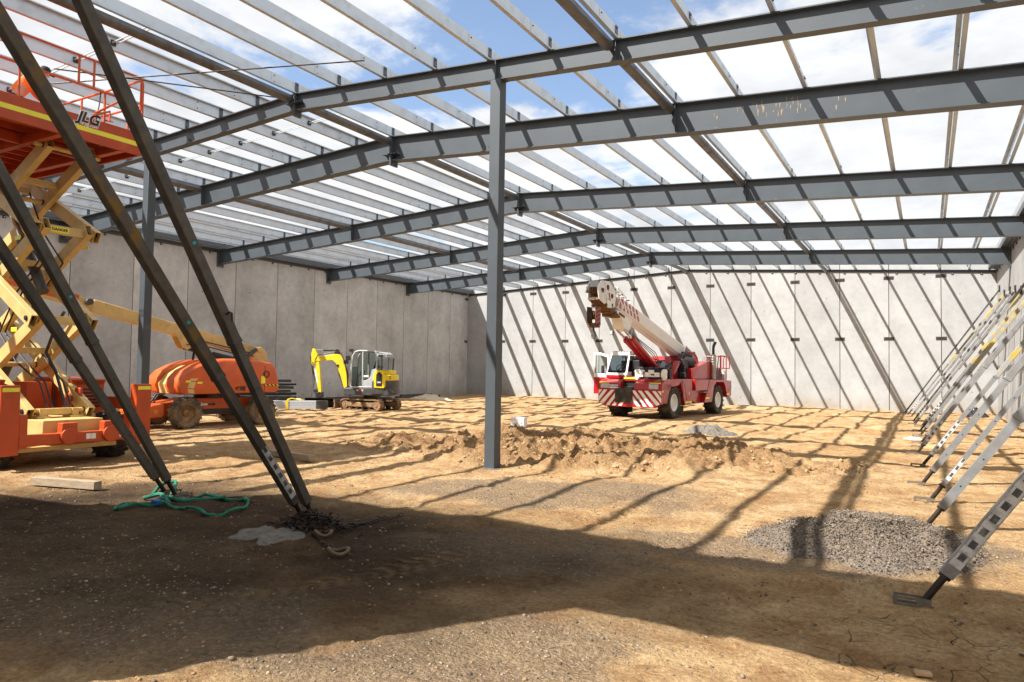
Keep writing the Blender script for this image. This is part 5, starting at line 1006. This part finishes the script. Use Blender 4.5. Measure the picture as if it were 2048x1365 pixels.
# ------------------------------------------------------------------ scissor lift
def scissor():
    t = thing('scissor_lift', 'tall orange scissor lift with cream arms, raised beside the left column', 'scissor lift', (-13.6, 7.67, 0))
    for x in (-.88, -3.7):
        for s_ in (-1, 1): wheel(t, (x, s_*1.06, .44), .46, .36, s_, M_cream, M_rubber, .03, 18, .5)
    # bumper with posts
    mb = MB(); mb.box(-.16, .0, -1.06, 1.06, .42, .62)
    for y in (-.22, .55): mb.cyl((-.14, y, .56), (.06, y, .56), .16, 16); mb.box(-.14, .03, y-.14, y+.14, .56, .80)
    mb.build('front_bar', M_orangered, t, bevel=.015)
    mb = MB()
    for y in (.18, .82): mb.box(.0005, .004, y-.09, y-.005, .48, .58); mb.box(.0005, .004, y+.005, y+.09, .48, .58)
    mb.build('warning_label', M_white, t)
    for s_ in (-1, 1):
        mb = MB(); a, b_ = sorted((s_*1.06, s_*1.37)); mb.box(-.22, -.001, a, b_, .28, 1.49); 
        c, d_ = sorted((s_*.92, s_*1.06)); mb.box(-.20, -.01, c, d_, .38, .98); mb.box(-1.6, -.2, *sorted((s_*1.34, s_*1.37)), .95, 1.2); pst = mb.build('corner_post', M_orangered, t, bevel=.012)
        mb = MB(); mb.box(.0005, .004, a+.02, b_-.02, 1.38, 1.45); mb.build('yellow_marker', M_tape, pst)
    mb = MB(); mb.box(-4.3, -.25, -.55, .55, .55, .84); mb.box(-1.0, -.8, -.9, .9, .38, .52); mb.box(-3.8, -3.6, -.9, .9, .38, .52); mb.prism([(-.2, .3), (-.2, .38), (-1.6, .34), (-1.6, .24)], 'y', -1.2, .8); mb.build('chassis', M_cream, t, bevel=.012)
    for y0, y1 in ((.62, 1.30), (-1.30, -.62)):
        mb = MB(); mb.prism([(-1.5, .85), (-1.5, 1.45), (-1.42, 1.56), (-3.0, 1.60), (-3.1, .85)], 'y', y0, y1); bx = mb.build('engine_housing', M_orangered, t, bevel=.03)
        mb = MB()
        for k in range(6): mb.box(-1.497, -1.49, y0+.1, y1-.1, .98+k*.07, 1.02+k*.07)
        mb.build('grille', M_black, bx)
    mb = MB(); mb.box(-2.6, -2.0, .0, .5, .85, 1.5); mb.box(-1.3, -1.1, .56, .62, .9, 1.4); mb.beam((-1.2, .35, 1.0), (-1.6, .7, 1.4), .12, .1); mb.build('hydraulic_pack', M_orangered, t, bevel=.02)
    # arms
    zl = [.98, 2.72, 4.46, 6.02]; xf, xb = -.92, -3.95; cy = .05
    for lv in range(3):
        z0, z1 = zl[lv], zl[lv+1]
        for s_ in (-1, 1):
            for (xa, za, xb_, zb, off) in ((xf, z0, xb, z1, .56), (xb, z0, xf, z1, .40)):
                y = cy+s_*off; mb = MB(); a = Vector((xa, y, za)); b_ = Vector((xb_, y, zb)); d = (b_-a).normalized()
                mb.rhs(a-d*.14, b_+d*.14, .13, .25, .014); mb.m(1); mb.cyl(a+Vector((0, -.09, 0)), a+Vector((0, .09, 0)), .05, 12); mb.cyl(b_+Vector((0, -.09, 0)), b_+Vector((0, .09, 0)), .05, 12); mb.cyl(a.lerp(b_, .5)+Vector((0, -.09, 0)), a.lerp(b_, .5)+Vector((0, .09, 0)), .06, 12)
                mb.m(0)
                mb.build('scissor_arm', [M_cream, M_black], t, bevel=.01)
    def ct(f):
        mb = MB(); f(mb); mb.build('cross_tube', M_cream, t, bevel=.005)
    for z in zl:
        ct(lambda m_: m_.cyl((xf, cy-.62, z), (xf, cy+.62, z), .045, 14)); ct(lambda m_: m_.cyl((xb, cy-.62, z), (xb, cy+.62, z), .045, 14))
        if 1.5 < z < 6: ct(lambda m_: m_.box(xf-.06, xf+.06, cy-.34, cy+.34, z-.09, z+.07))
    ct(lambda m_: m_.box(xf-.05, xf+.05, cy-.34, cy+.34, .90, 1.02))
    for lv in range(3):
        z = (zl[lv]+zl[lv+1])/2; x = (xf+xb)/2; ct(lambda m_: m_.cyl((x, cy-.62, z), (x, cy+.62, z), .05, 14))
        for dx in (.5, -.5): ct(lambda m_: m_.beam((x+dx, cy-.33, z+.28), (x+dx, cy+.33, z+.28), .12, .12))
    mb = MB()
    for y in (cy-.30, cy+.30): mb.box(-1.08, -.80, y-.12, y+.12, .84, .88); mb.box(-.96, -.84, y-.06, y+.06, .84, 1.02)
    mb.build('pivot_mount', M_cream, t)
    mb = MB(); mb.box(xf+.061, xf+.064, cy-.28, cy+.05, 4.40, 4.50); mb.build('safety_sticker', M_tape, t)
    text('sticker_marks', 'DANGER', .075, M_black, t, (xf+.0665, cy-.12, 4.45), (math.pi/2, 0, math.pi/2), 0, .002)
    for lv, (a, b_) in enumerate((((-3.2, cy, 1.4), (-1.9, cy, 3.0)), ((-1.6, cy, 3.3), (-3.1, cy, 5.2)))):
        a = Vector(a); b_ = Vector(b_); c = a.lerp(b_, .55); mb = MB(); mb.cyl(a, c, .10, 16); mb.m(1); mb.cyl(c, b_, .06, 14); mb.m(0); mb.cyl(c-(b_-a).normalized()*.05, c+(b_-a).normalized()*.03, .12, 16); mb.build('lift_cylinder', [M_dgrey, M_chrome], t)
    mb = MB(); mb.tube([(-1.0, cy+.2, 1.0), (-1.5, cy+.25, 1.7), (-1.8, cy+.2, 2.1), (-1.5, cy+.2, 2.6), (-1.2, cy+.2, 2.9)], .03, 8); mb.build('hose', M_black, t)
    mb = MB()
    for k, y in enumerate((-.15, -.05, .3)): mb.tube([(-.95, cy+y, .95), (-1.4, cy+y+.05, 1.5), (-2.2, cy+y, 1.9+.1*k), (-2.9, cy+y, 2.5), (-2.3, cy+y, 3.3), (-1.5, cy+y, 3.9), (-2.3, cy+y, 4.6), (-2.9, cy+y, 5.5)], .018, 6)
    mb.build('hydraulic_hoses', M_black, t)
    mb = MB()
    for z_ in zl[1:3]:
        for y in (cy-.635, cy+.635): mb.box(xf-.5, xf-.3, *sorted((y, y+.003*(1 if y > 0 else -1))), z_-.25, z_-.17)
    mb.build('warning_label', M_tape, t)
    # platform
    pf = thing('platform', None, None, (0, 0, 0)); pf.parent = t
    Y0, Y1, X0, X1, Z0, Z1 = -2.0, .98, -4.35, .0, 6.05, 6.50
    mb = MB(); mb.box(X1-.05, X1, Y0, Y1, Z0, Z1); mb.box(X0, X0+.05, Y0, Y1, Z0, Z1); mb.box(X0+.05, X1-.05, Y0, Y0+.05, Z0, Z1); mb.box(X0+.05, X1-.05, Y1-.05, Y1, Z0, Z1); mb.build('fascia', M_orangered, pf, bevel=.006)
    mb = MB(); mb.box(X0+.051, X1-.051, Y0+.051, Y1-.051, Z1-.06, Z1-.03)
    for k in range(9): x = X0+.4+k*.44; mb.box(x-.03, x+.03, Y0+.052, Y1-.052, Z1-.22, Z1-.061)
    mb.box(X0+.06, X1-.06, cy-.62, cy-.50, Z0, Z0+.16); mb.box(X0+.06, X1-.06, cy+.50, cy+.62, Z0, Z0+.16); mb.box(-1.5, -1.4, Y0+.06, Y1-.06, Z0+.02, Z0+.2); mb.build('deck', M_orangered, pf)
    mb = MB(); mb.box(X1+.0005, X1+.003, Y0+.02, Y1-.01, 6.22, 6.31); mb.build('yellow_stripe', M_tape, pf)
    o = text('lettering', 'JLG', .27, M_white, pf, (X1+.004, -.10, 6.47), (math.pi/2, 0, math.pi/2), .3, .022, .001); text('lettering', 'JLG', .27, M_black, pf, (X1+.007, -.10, 6.47), (math.pi/2, 0, math.pi/2), .3, .008, .001); text('lettering', 'www.jlg.com', .09, M_white, pf, (X1+.004, -.14, 6.355), (math.pi/2, 0, math.pi/2), .15, .002, .001)
    mb = MB(); zt = 7.62; zm = 7.08; r_ = .022
    for pts in ([(0, Y0, 6.5), (0, Y0, zt), (0, Y1-.10, zt), (0, Y1-.03, zt-.03), (0, Y1, zt-.12), (0, Y1, 6.5)], [(0, Y0, zm), (0, Y1-.36, zm)], [(-.06, Y1, zt-.06), (-.06, Y1, 6.5)], [(0, -1.28, zt), (0, -1.28, 6.5)]): mb.tube([(x-.03, y, z) for x, y, z in pts], r_, 8)
    for y in (-.28, .0, .22): mb.tube([(-.03, y, zt if y < .1 else zm), (-.03, y, zm if y < .1 else 6.5)], r_, 8)
    mb.tube([(-.03, -.28, 7.35), (-.03, 0, 7.33)], .015, 6)
    for y in (Y0, Y1):
        mb.tube([(-.1, y, zt-.02), (X0+.1, y, zt-.02), (X0+.05, y, zt-.1), (X0+.05, y, 6.5)], r_, 8); mb.tube([(-.1, y, zm), (X0+.05, y, zm)], r_, 8)
        for k in range(5): mb.tube([(-.5-k*.85, y, zt-.02), (-.5-k*.85, y, 6.5)], r_, 8)
    mb.tube([(X0+.05, Y0, zt-.02), (X0+.05, Y1, zt-.02)], r_, 8); mb.tube([(X0+.05, Y0, zm), (X0+.05, Y1, zm)], r_, 8)
    mb.tube([(.05, -.02, 6.56), (.05, .28, 6.72), (.05, .28, 6.52)], r_, 8); mb.tube([(.05, .0, 6.6), (.05, .22, 6.78), (-.5, Y1, 7.35)], r_, 8); mb.tube([(-.03, .25, 6.55), (-1.0, Y1-.02, 6.9)], r_, 8)
    mb.build('guard_rail', M_orange, pf)
    mb = MB(); mb.tube([(.0, .12, 7.05), (0, .10, 6.8), (0, .04, 6.45)], .012, 6); mb.build('cable', M_black, pf)
    return t
scissor()

# ------------------------------------------------------------------ worker on the platform
def person():
    gx, gy, gz = -16.55, 7.70, 6.56
    t = thing('person', 'worker in orange hi-vis shirt and dark cap on the raised platform', 'person', (gx, gy, gz), R(160))
    def lean(v):
        if v[2] < .97: return tuple(v)
        a = R(19); y, z = v[1], v[2]-.95; return (v[0], y*math.cos(a)-z*math.sin(a), .95+y*math.sin(a)+z*math.cos(a))+tuple(v[3:])
    def skin(nm_, V, E, m_, sub=2, root=0):
        V = [lean(v) for v in V]
        me = bpy.data.meshes.new(nm_); me.from_pydata([v[:3] for v in V], E, []); me.materials.append(m_)
        o = bpy.data.objects.new(nm_, me); COL.objects.link(o); o.parent = t
        sk = o.modifiers.new('skin', 'SKIN'); sk.use_smooth_shade = True
        for i, v in enumerate(V):
            r_ = v[3]; me.skin_vertices[0].data[i].radius = (r_, r_) if len(v) < 5 else (r_, v[4])
        me.skin_vertices[0].data[root].use_root = True
        if len(me.skin_vertices[0].data) and root: me.skin_vertices[0].data[0].use_root = False
        s_ = o.modifiers.new('sub', 'SUBSURF'); s_.levels = s_.render_levels = sub; return o
    # local: faces -y ; leaning forward and down over the rail
    V = [(0, 0, .95, .13, .15), (0, -.03, 1.12, .12, .15), (0, -.10, 1.32, .12, .17), (0, -.16, 1.45, .08, .12), (0, -.20, 1.52, .052), (0, -.25, 1.60, .075, .078), (0, -.27, 1.69, .085, .09), (0, -.26, 1.76, .06)]
    E = [(i, i+1) for i in range(7)]
    for s_ in (-1, 1):
        b0 = len(V); V += [(s_*.17, -.13, 1.42, .055), (s_*.24, -.28, 1.22, .045), (s_*.16, -.52, 1.12, .036), (s_*.13, -.60, 1.10, .026), (s_*.12, -.66, 1.09, .034, .02)]; E += [(3, b0), (b0, b0+1), (b0+1, b0+2), (b0+2, b0+3), (b0+3, b0+4)]
        for k, (dx, ln) in enumerate(((-.030, .06), (-.010, .075), (.010, .078), (.030, .065))):
            q = len(V); V += [(s_*.12+dx, -.70, 1.085, .009), (s_*.12+dx, -.70-ln*.6, 1.07, .009), (s_*.12+dx*.9, -.70-ln*.7, 1.04, .008)]; E += [(b0+4, q), (q, q+1), (q+1, q+2)]
        q = len(V); V += [(s_*.12-s_*.035, -.64, 1.075, .010), (s_*.12-s_*.05, -.68, 1.05, .009)]; E += [(b0+4, q), (q, q+1)]
        b1 = len(V); V += [(s_*.10, .0, .86, .09), (s_*.12, -.02, .50, .06), (s_*.13, .02, .10, .042), (s_*.13, -.03, .05, .045, .04), (s_*.14, -.17, .035, .04, .03)]; E += [(0, b1), (b1, b1+1), (b1+1, b1+2), (b1+2, b1+3), (b1+3, b1+4)]
    skin('body', V, E, M_skin)
    S = [(0, 0, .93, .135, .165), (0, -.03, 1.12, .125, .16), (0, -.10, 1.32, .12, .18), (0, -.155, 1.44, .075, .12)]; SE = [(0, 1), (1, 2), (2, 3)]
    for s_ in (-1, 1): b0 = len(S); S += [(s_*.17, -.13, 1.42, .078), (s_*.24, -.28, 1.22, .066), (s_*.185, -.46, 1.14, .055)]; SE += [(3, b0), (b0, b0+1), (b0+1, b0+2)]
    skin('shirt', S, SE, M_hivis)
    S = [(0, 0, .98, .15, .17), (0, 0, .90, .14, .16)]; SE = [(0, 1)]
    for s_ in (-1, 1): b0 = len(S); S += [(s_*.10, .0, .80, .105), (s_*.12, -.02, .50, .08), (s_*.13, .02, .12, .068)]; SE += [(1, b0), (b0, b0+1), (b0+1, b0+2)]
    skin('trousers', S, SE, M_navy)
    mb = MB(); mb.lathe([(.108, 0), (.105, .05), (.075, .10), (.001, .125)], (0, -.27, 1.70), (0, .15, 1), 20); mb.prism([(-.07, -.36), (.07, -.36), (.06, -.45), (0, -.47), (-.06, -.45)], 'z', 1.695, 1.712); mb.v = [lean(v) for v in mb.v]; mb.build('cap', M_navy, t)
    mb = MB(); 
    for s_ in (-1, 1): mb.cyl((s_*.03, -.352, 1.665), (s_*.03, -.357, 1.665), .012, 8); mb.lathe([(.001, 0), (.028, .005), (.02, .012), (.001, .014)], (s_*.088, -.26, 1.65), (s_, 0, 0), 10)
    mb.prism([(-.012, 1.66), (.012, 1.66), (.016, 1.62), (-.016, 1.62)], 'y', -.375, -.34); mb.box(-.025, .025, -.352, -.345, 1.585, 1.592); mb.v = [lean(v) for v in mb.v]; mb.build('face', M_skin, t)
    mb = MB()
    for s_ in (-1, 1): mb.box(s_*.135-.055, s_*.135+.055, -.25, .08, 0.0, .09)
    mb.build('boots', M_black, t, bevel=.03)
person()
def rod(label, a, b_, m_=M_darkrust, r_=.014):
    a = Vector(a); b_ = Vector(b_); mb = MB(); o = a; mb.cyl((0, 0, 0), b_-a, r_, 8); ob = mb.build('steel_rod', m_, None, loc=a); tag(ob, label, 'rod', 'rods at the scissor platform')
rod('long thin rod held out from the platform, ending in mid air', (-15.2, 7.4, 7.35), (-9.55, 10.6, 7.92))
rod('long thin rod running from the platform to the nearest ridge joint', (-15.5, 7.9, 7.92), (-12.9, 11.75, 8.13))

# ------------------------------------------------------------------ small things on the ground
def timber(label, a, b_, s=.12):
    a = Vector((*a, H(*a)+s/2+.02)); b_ = Vector((*b_, H(*b_)+s/2+.02)); mb = MB(); mb.beam((0, 0, 0), b_-a, s*1.1, s); tag(mb.build('timber_block', M_timber, None, bevel=.006, loc=a), label, 'timber', 'timber bearers on the ground')
timber('weathered timber bearer on the ground left of the green sling', (-12.05, 6.10), (-10.72, 6.32))
timber('weathered timber bearer lying behind the yellow-flaked prop', (-12.3, 10.95), (-10.62, 10.55))
# green sling loop
pts = [(-8.87, 5.50), (-8.98, 5.75), (-9.0, 6.0), (-9.02, 6.2), (-8.9, 6.38), (-8.72, 6.55), (-8.62, 6.72), (-8.35, 6.86), (-8.05, 6.80), (-7.82, 6.62), (-7.70, 6.42), (-7.64, 6.20), (-7.72, 6.02), (-7.95, 5.95), (-8.2, 5.94), (-8.5, 5.98), (-8.75, 6.05), (-8.9, 5.95), (-9.02, 5.75), (-9.0, 5.55)]
def smooth(pts, n=4, closed=False):
    out = []; k = len(pts)
    for i in range(k if closed else k-1):
        p0, p1, p2, p3 = [Vector(pts[(i+j) % k] if closed else pts[min(max(i+j, 0), k-1)]) for j in (-1, 0, 1, 2)]
        for j in range(n):
            u = j/n; out.append(.5*((2*p1)+(p2-p0)*u+(2*p0-5*p1+4*p2-p3)*u*u+(3*p1-p0-3*p2+p3)*u**3))
    if not closed: out.append(Vector(pts[-1]))
    return out
t = thing('lifting_sling', 'green round lifting sling looped on the ground at the prop feet', 'sling', (-8.4, 6.2, 0))
rs = random.Random(5); pp = smooth([(x+8.4, y-6.2, 0) for x, y in pts], 5, True)
mb = MB(); mb.tube([(q.x, q.y, H(q.x-8.4, q.y+6.2)+.035+.02*math.sin(i*.5)) for i, q in enumerate(pp)], [.017+.010*rs.random() for _ in pp], 8, True); mb.build('loop', M_green, t)
mb = MB(); l2 = smooth([(-9.55+8.4, .22, .04), (-9.62+8.4, .40, .16), (-9.45+8.4, .5, .2), (-9.25+8.4, .34, .14), (-9.1+8.4, .2, .06), (-8.8+8.4, .14, .05), (-8.55+8.4, .35, .06), (-8.5+8.4, .6, .06)], 5); mb.tube([(q.x, q.y, q.z) for q in l2], [.02+.012*rs.random() for _ in l2], 8)
l2 = smooth([(-9.35+8.4, -.05, .05), (-9.2+8.4, .1, .10), (-8.95+8.4, .02, .06), (-8.7+8.4, -.1, .05)], 5); mb.tube([(q.x, q.y, q.z) for q in l2], .028, 8); mb.build('twisted_end', M_green, t)
mb = MB(); mb.beam((-.55, -.16, .07), (-.40, -.18, .07), .08, .05); mb.build('tag', M_blue, t)
# chains
M_ring = mat('worn steel ring', (.13, .085, .05), .6, .3, .3, 12)
def link(mb, c, d, up, ln=.034, r_=.0075, w_=.018):
    d = d.normalized(); a = d.cross(up).normalized(); pts = []
    for k in range(10):
        an = 2*math.pi*k/10; pts.append(c+d*(math.cos(an)*ln)+a*(math.sin(an)*w_))
    mb.tube(pts, r_, 5, True)
def chain(label, path, heap=0, rings=()):
    path = [Vector((x, y, 0)) for x, y in path]; o = path[0].copy(); t = thing('chain', label, 'chain', (o.x, o.y, H(o.x, o.y)), 0, 'rusty lifting chains'); b0 = H(o.x, o.y); mb = MB(); sp_ = smooth(path, 40); acc = 0; last = sp_[0]; i = 0
    for q in sp_[1:]:
        acc += (q-last).length
        if acc > .048:
            z = H(q.x, q.y)-b0+.022+.012*rs.random(); dd = q-last; link(mb, Vector((q.x-o.x+rs.uniform(-.008, .008), q.y-o.y+rs.uniform(-.008, .008), z)), dd+Vector((rs.uniform(-.3, .3), rs.uniform(-.3, .3), 0))*dd.length, Vector((0, 0, 1)) if i % 2 else Vector((.8, .5, .45))); acc = 0; i += 1
        last = q
    for k in range(heap):
        an = rs.uniform(0, 6.28); rr = abs(rs.gauss(0, 1)); x = .17*rr*math.cos(an)*1.6; y = .15*rr*math.sin(an); z = max(.02, .17*math.exp(-rr*rr*.6)*rs.random()+.02)
        link(mb, Vector((x, y, z)), Vector((rs.uniform(-1, 1), rs.uniform(-1, 1), rs.uniform(-.5, .5))), Vector((rs.uniform(-.4, .4), rs.uniform(-.4, .4), 1)))
    mb.build('links', M_darkrust, t)
    for (x, y, s_) in rings:
        mb = MB(); z = H(x, y)-b0+.05; c = Vector((x-o.x, y-o.y, z)); mb.tube([c+Vector((s_*math.cos(a)*1.3, s_*math.sin(a), .02*math.sin(a*2))) for a in np.linspace(0, 6.283, 19)[:-1]], .02, 8, True); mb.build('ring', M_ring, t)
chain('heap of dark rusty chain piled at the foot of the prop', [(-6.35, 6.33), (-6.5, 6.2), (-6.25, 6.15), (-6.05, 6.4), (-6.3, 6.45)], 300, [(-5.86, 6.02, .075)])
chain('dark chain trailing right from the heap across the dirt', [(-6.2, 6.4), (-6.0, 6.55), (-6.1, 6.5), (-5.9, 6.72), (-6.0, 6.62), (-5.86, 6.85), (-5.93, 7.0), (-5.85, 7.2), (-5.87, 7.42)], 60)
chain('dark chain trailing towards the camera, ending in a rusty ring', [(-6.1, 6.2), (-5.9, 6.05), (-6.0, 5.98), (-5.8, 5.9), (-5.62, 5.78), (-5.45, 5.70), (-5.30, 5.62)], 50, [(-5.2, 5.56, .085)])
chain('short dark chain trailing left from the heap over the pale spill', [(-6.4, 6.3), (-6.6, 6.25), (-6.7, 6.22), (-6.9, 6.12)], 0)
# concrete spill
def blobmesh(name, m_, cx, cy, rx, ry, hgt, label, cat, kind=None, seed=0, rot=0, n=44, rings=14, rough=.3, fine=0.):
    mb = MB(); jj_, ii_ = np.meshgrid(np.arange(rings+1), np.arange(n), indexing='ij'); a = 2*math.pi*ii_/n; f = jj_/rings
    irr = 1+rough*(vn(2+2*np.cos(a), 2+2*np.sin(a), seed)-.5)*2; x = f*irr*rx*np.cos(a); y = f*irr*ry*np.sin(a); c, s_ = math.cos(rot), math.sin(rot); X = x*c-y*s_; Y = x*s_+y*c
    k_ = 4/max(rx, .3); z = hgt*(1-f**1.6)*(1+fbm(X*k_, Y*k_, seed+3))+fine*fbm(X*9/rx, Y*9/rx, seed+9)*(1-f)
    Z = gh(cx+X, cy+Y)-H(cx, cy)+z+np.where(f < 1, .006, -.01); vs = [tuple(q) for q in np.stack([X, Y, Z], -1).reshape(-1, 3)]
    fs = [(j*n+i, j*n+(i+1) % n, (j+1)*n+(i+1) % n, (j+1)*n+i) for j in range(rings) for i in range(n)]
    mb.add(vs, fs); o = mb.build(name, m_, None, loc=(cx, cy, H(cx, cy)), sharp=60); bmx = None
    tag(o, label, cat, kind=kind); return o
blobmesh('concrete_spill', M_spill, -6.42, 5.78, .34, .42, .025, 'pale grey patch of dried concrete beside the chain heap', 'concrete spill', seed=4, rot=.6, rough=.5)
# gravel heap with loose stones over it
M_heap = mat('crushed stone heap', (.13, .108, .088), .95, 0, .35, 30, dirt=(.22, .165, .115), dscale=9, dlo=.45, dhi=.7, bump=1., bscale=45)
hx, hy = -.55, 9.05
heap = blobmesh('gravel_heap', M_heap, hx, hy, 1.15, 1.15, .30, 'low heap of grey crushed stone beside the right-hand props', 'gravel heap', seed=14, rot=.12, rough=.22, fine=.14, n=72, rings=36)
dv = np.zeros((len(heap.data.vertices), 3)); heap.data.vertices.foreach_get('co', dv.ravel()); 
q = rng.integers(0, len(dv), 42000); jj = dv[q]+rng.normal(0, .05, (42000, 3))*np.array([1, 1, 0])+np.array([0, 0, .003]); 
stones('loose_stones', jj, rng.uniform(0, 1, 42000)**2*.010+.003, [S1, S2, S3], [.5, .1, .4], None, None, parent=heap)
# small heap half (second crest to the left) merges with gravel patch
blobmesh('rubble_lump', M_spill, -5.95, 22.6, .85, .38, .26, 'pale broken concrete lump lying in front of the crane', 'rubble', seed=33, rot=.1, rough=.3, fine=.35)
blobmesh('soil_heap', mat('red clay', (.40, .17, .07), .95, 0, .3, 20, bump=.8), -26.1, 42.9, .9, .5, .22, 'small heap of red clay against the back wall corner', 'soil heap', seed=40, fine=.2)
blobmesh('rubbish_bag', M_plastic, 2.0, 40.6, .55, .4, .42, 'black plastic bundle on the ground behind the right props', 'plastic bundle', seed=44, fine=.3)
blobmesh('canvas_sheet', M_cloth, -25.6, 35.0, 1.3, .5, .26, 'crumpled pale canvas sheet on the ground near the left wall', 'canvas sheet', seed=48, fine=.4, rot=.6)
blobmesh('paper_scrap', M_white, -.35, 25.6, .28, .14, .05, 'white scrap of sheeting on the ground by the props', 'scrap', seed=49, fine=.1)
# foam box
t = thing('foam_box', 'white foam box standing on the sand right of the centre column', 'box', (-11.55, 20.6, H(-11.55, 20.6)), R(12))
mb = MB(); mb.box(-.22, .22, -.20, .20, 0, .26); mb.build('box_body', M_foam, t, bevel=.012); mb = MB(); mb.box(-.225, .225, -.205, .205, .262, .34); mb.build('lid', M_foam, t, bevel=.012)
mb = MB(); mb.box(.12, .18, -.202, -.2005, .14, .17); mb.box(.12, .18, -.202, -.2005, .07, .10); mb.box(-.12, .02, -.202, -.2005, .12, .14); mb.build('tape_marks', M_rust, t)
# bundle of galvanised sections, black steel stack
t = thing('purlin_bundle', 'strapped bundle of galvanised sections lying left of the excavator', 'steel bundle', (-23.55, 22.5, H(-23.55, 22.5)), R(40))
mb = MB()
for k in range(5): mb.box(-1.2, 1.2, -.24, .24, .06+k*.068, .06+k*.068+.06)
mb.build('sections', M_galv, t, bevel=.004); mb = MB(); mb.box(-1.1, -.9, -.3, .3, 0, .06); mb.box(.9, 1.1, -.3, .3, 0, .06); mb.build('bearer', M_timber, t)
mb = MB(); mb.box(-.5, -.40, -.26, .26, .03, .42); mb.tube([(-.45, -.1, .44), (-.3, 0, .5), (-.1, .1, .46), (.1, .0, .44), (.2, .1, .43)], .03, 6); mb.build('strap', M_yellow, t)
mb = MB(); mb.box(.75, 1.22, -.245, .245, .055, .40); mb.build('dark_wrap', M_dgrey, t)
t = thing('steel_stack', 'uneven stack of dark steel members against the wall behind the boom lift', 'steel stack', (-27.0, 23.9, H(-27.0, 23.9)), R(50))
rs2 = random.Random(9)
for k in range(8):
    y = -.35
    while y < .35:
        wv = rs2.uniform(.12, .2); mb = MB(); a = rs2.uniform(-.5, .0); mb.box(-1.9+a, 1.0+rs2.uniform(-.25, .35), y, y+wv-.01, .02+k*.155, .02+k*.155+(.12 if k % 2 else .09)); mb.build('steel_member', M_dgrey if k % 3 else M_black, t, bevel=.004); y += wv+.04
    if k < 7: mb = MB(); mb.box(.3, .42, -.36, .36, .02+k*.155+.12, .02+(k+1)*.155-.001); mb.build('packer', M_timber, t)
# strips lying along the left wall foot, a brick and blue scrap
for i, (x, y, ln, rz_, lab) in enumerate(((-28.3, 31.5, 5.5, 88, 'dark steel length lying along the foot of the left wall'), (-28.5, 37.5, 4.5, 91, 'dark steel length nearest the far left corner'))):
    mb = MB(); mb.box(-ln/2, ln/2, -.15, .15, 0, .14); mb.box(-ln/2+.4, ln/2-.9, -.1, .1, .14, .24); tag(mb.build('steel_length', M_dgrey, None, loc=(x, y, H(x, y)), rot=(0, 0, R(rz_)), bevel=.01), lab, 'steel length', 'steel lengths by the left wall')
mb = MB(); mb.prism([(-.05, -.03), (.05, -.035), (.06, .03), (-.04, .035)], 'z', 0, .022); tag(mb.build('stone_slab', S4, None, loc=(-.04, 5.42, H(-.04, 5.42)+.004), rot=(0, .05, .4), bevel=.004), 'small flat stone lying on the cracked clay at lower right', 'stone')
mb = MB(); mb.prism([(-.10, -.05), (.12, -.04), (.08, .06), (-.06, .05)], 'z', 0, .02); tag(mb.build('plastic_scrap', M_blue, None, loc=(-10.55, 17.3, H(-10.55, 17.3)+.01), rot=(.1, .1, .4)), 'tiny blue plastic scrap on the soil left of the centre column', 'scrap')
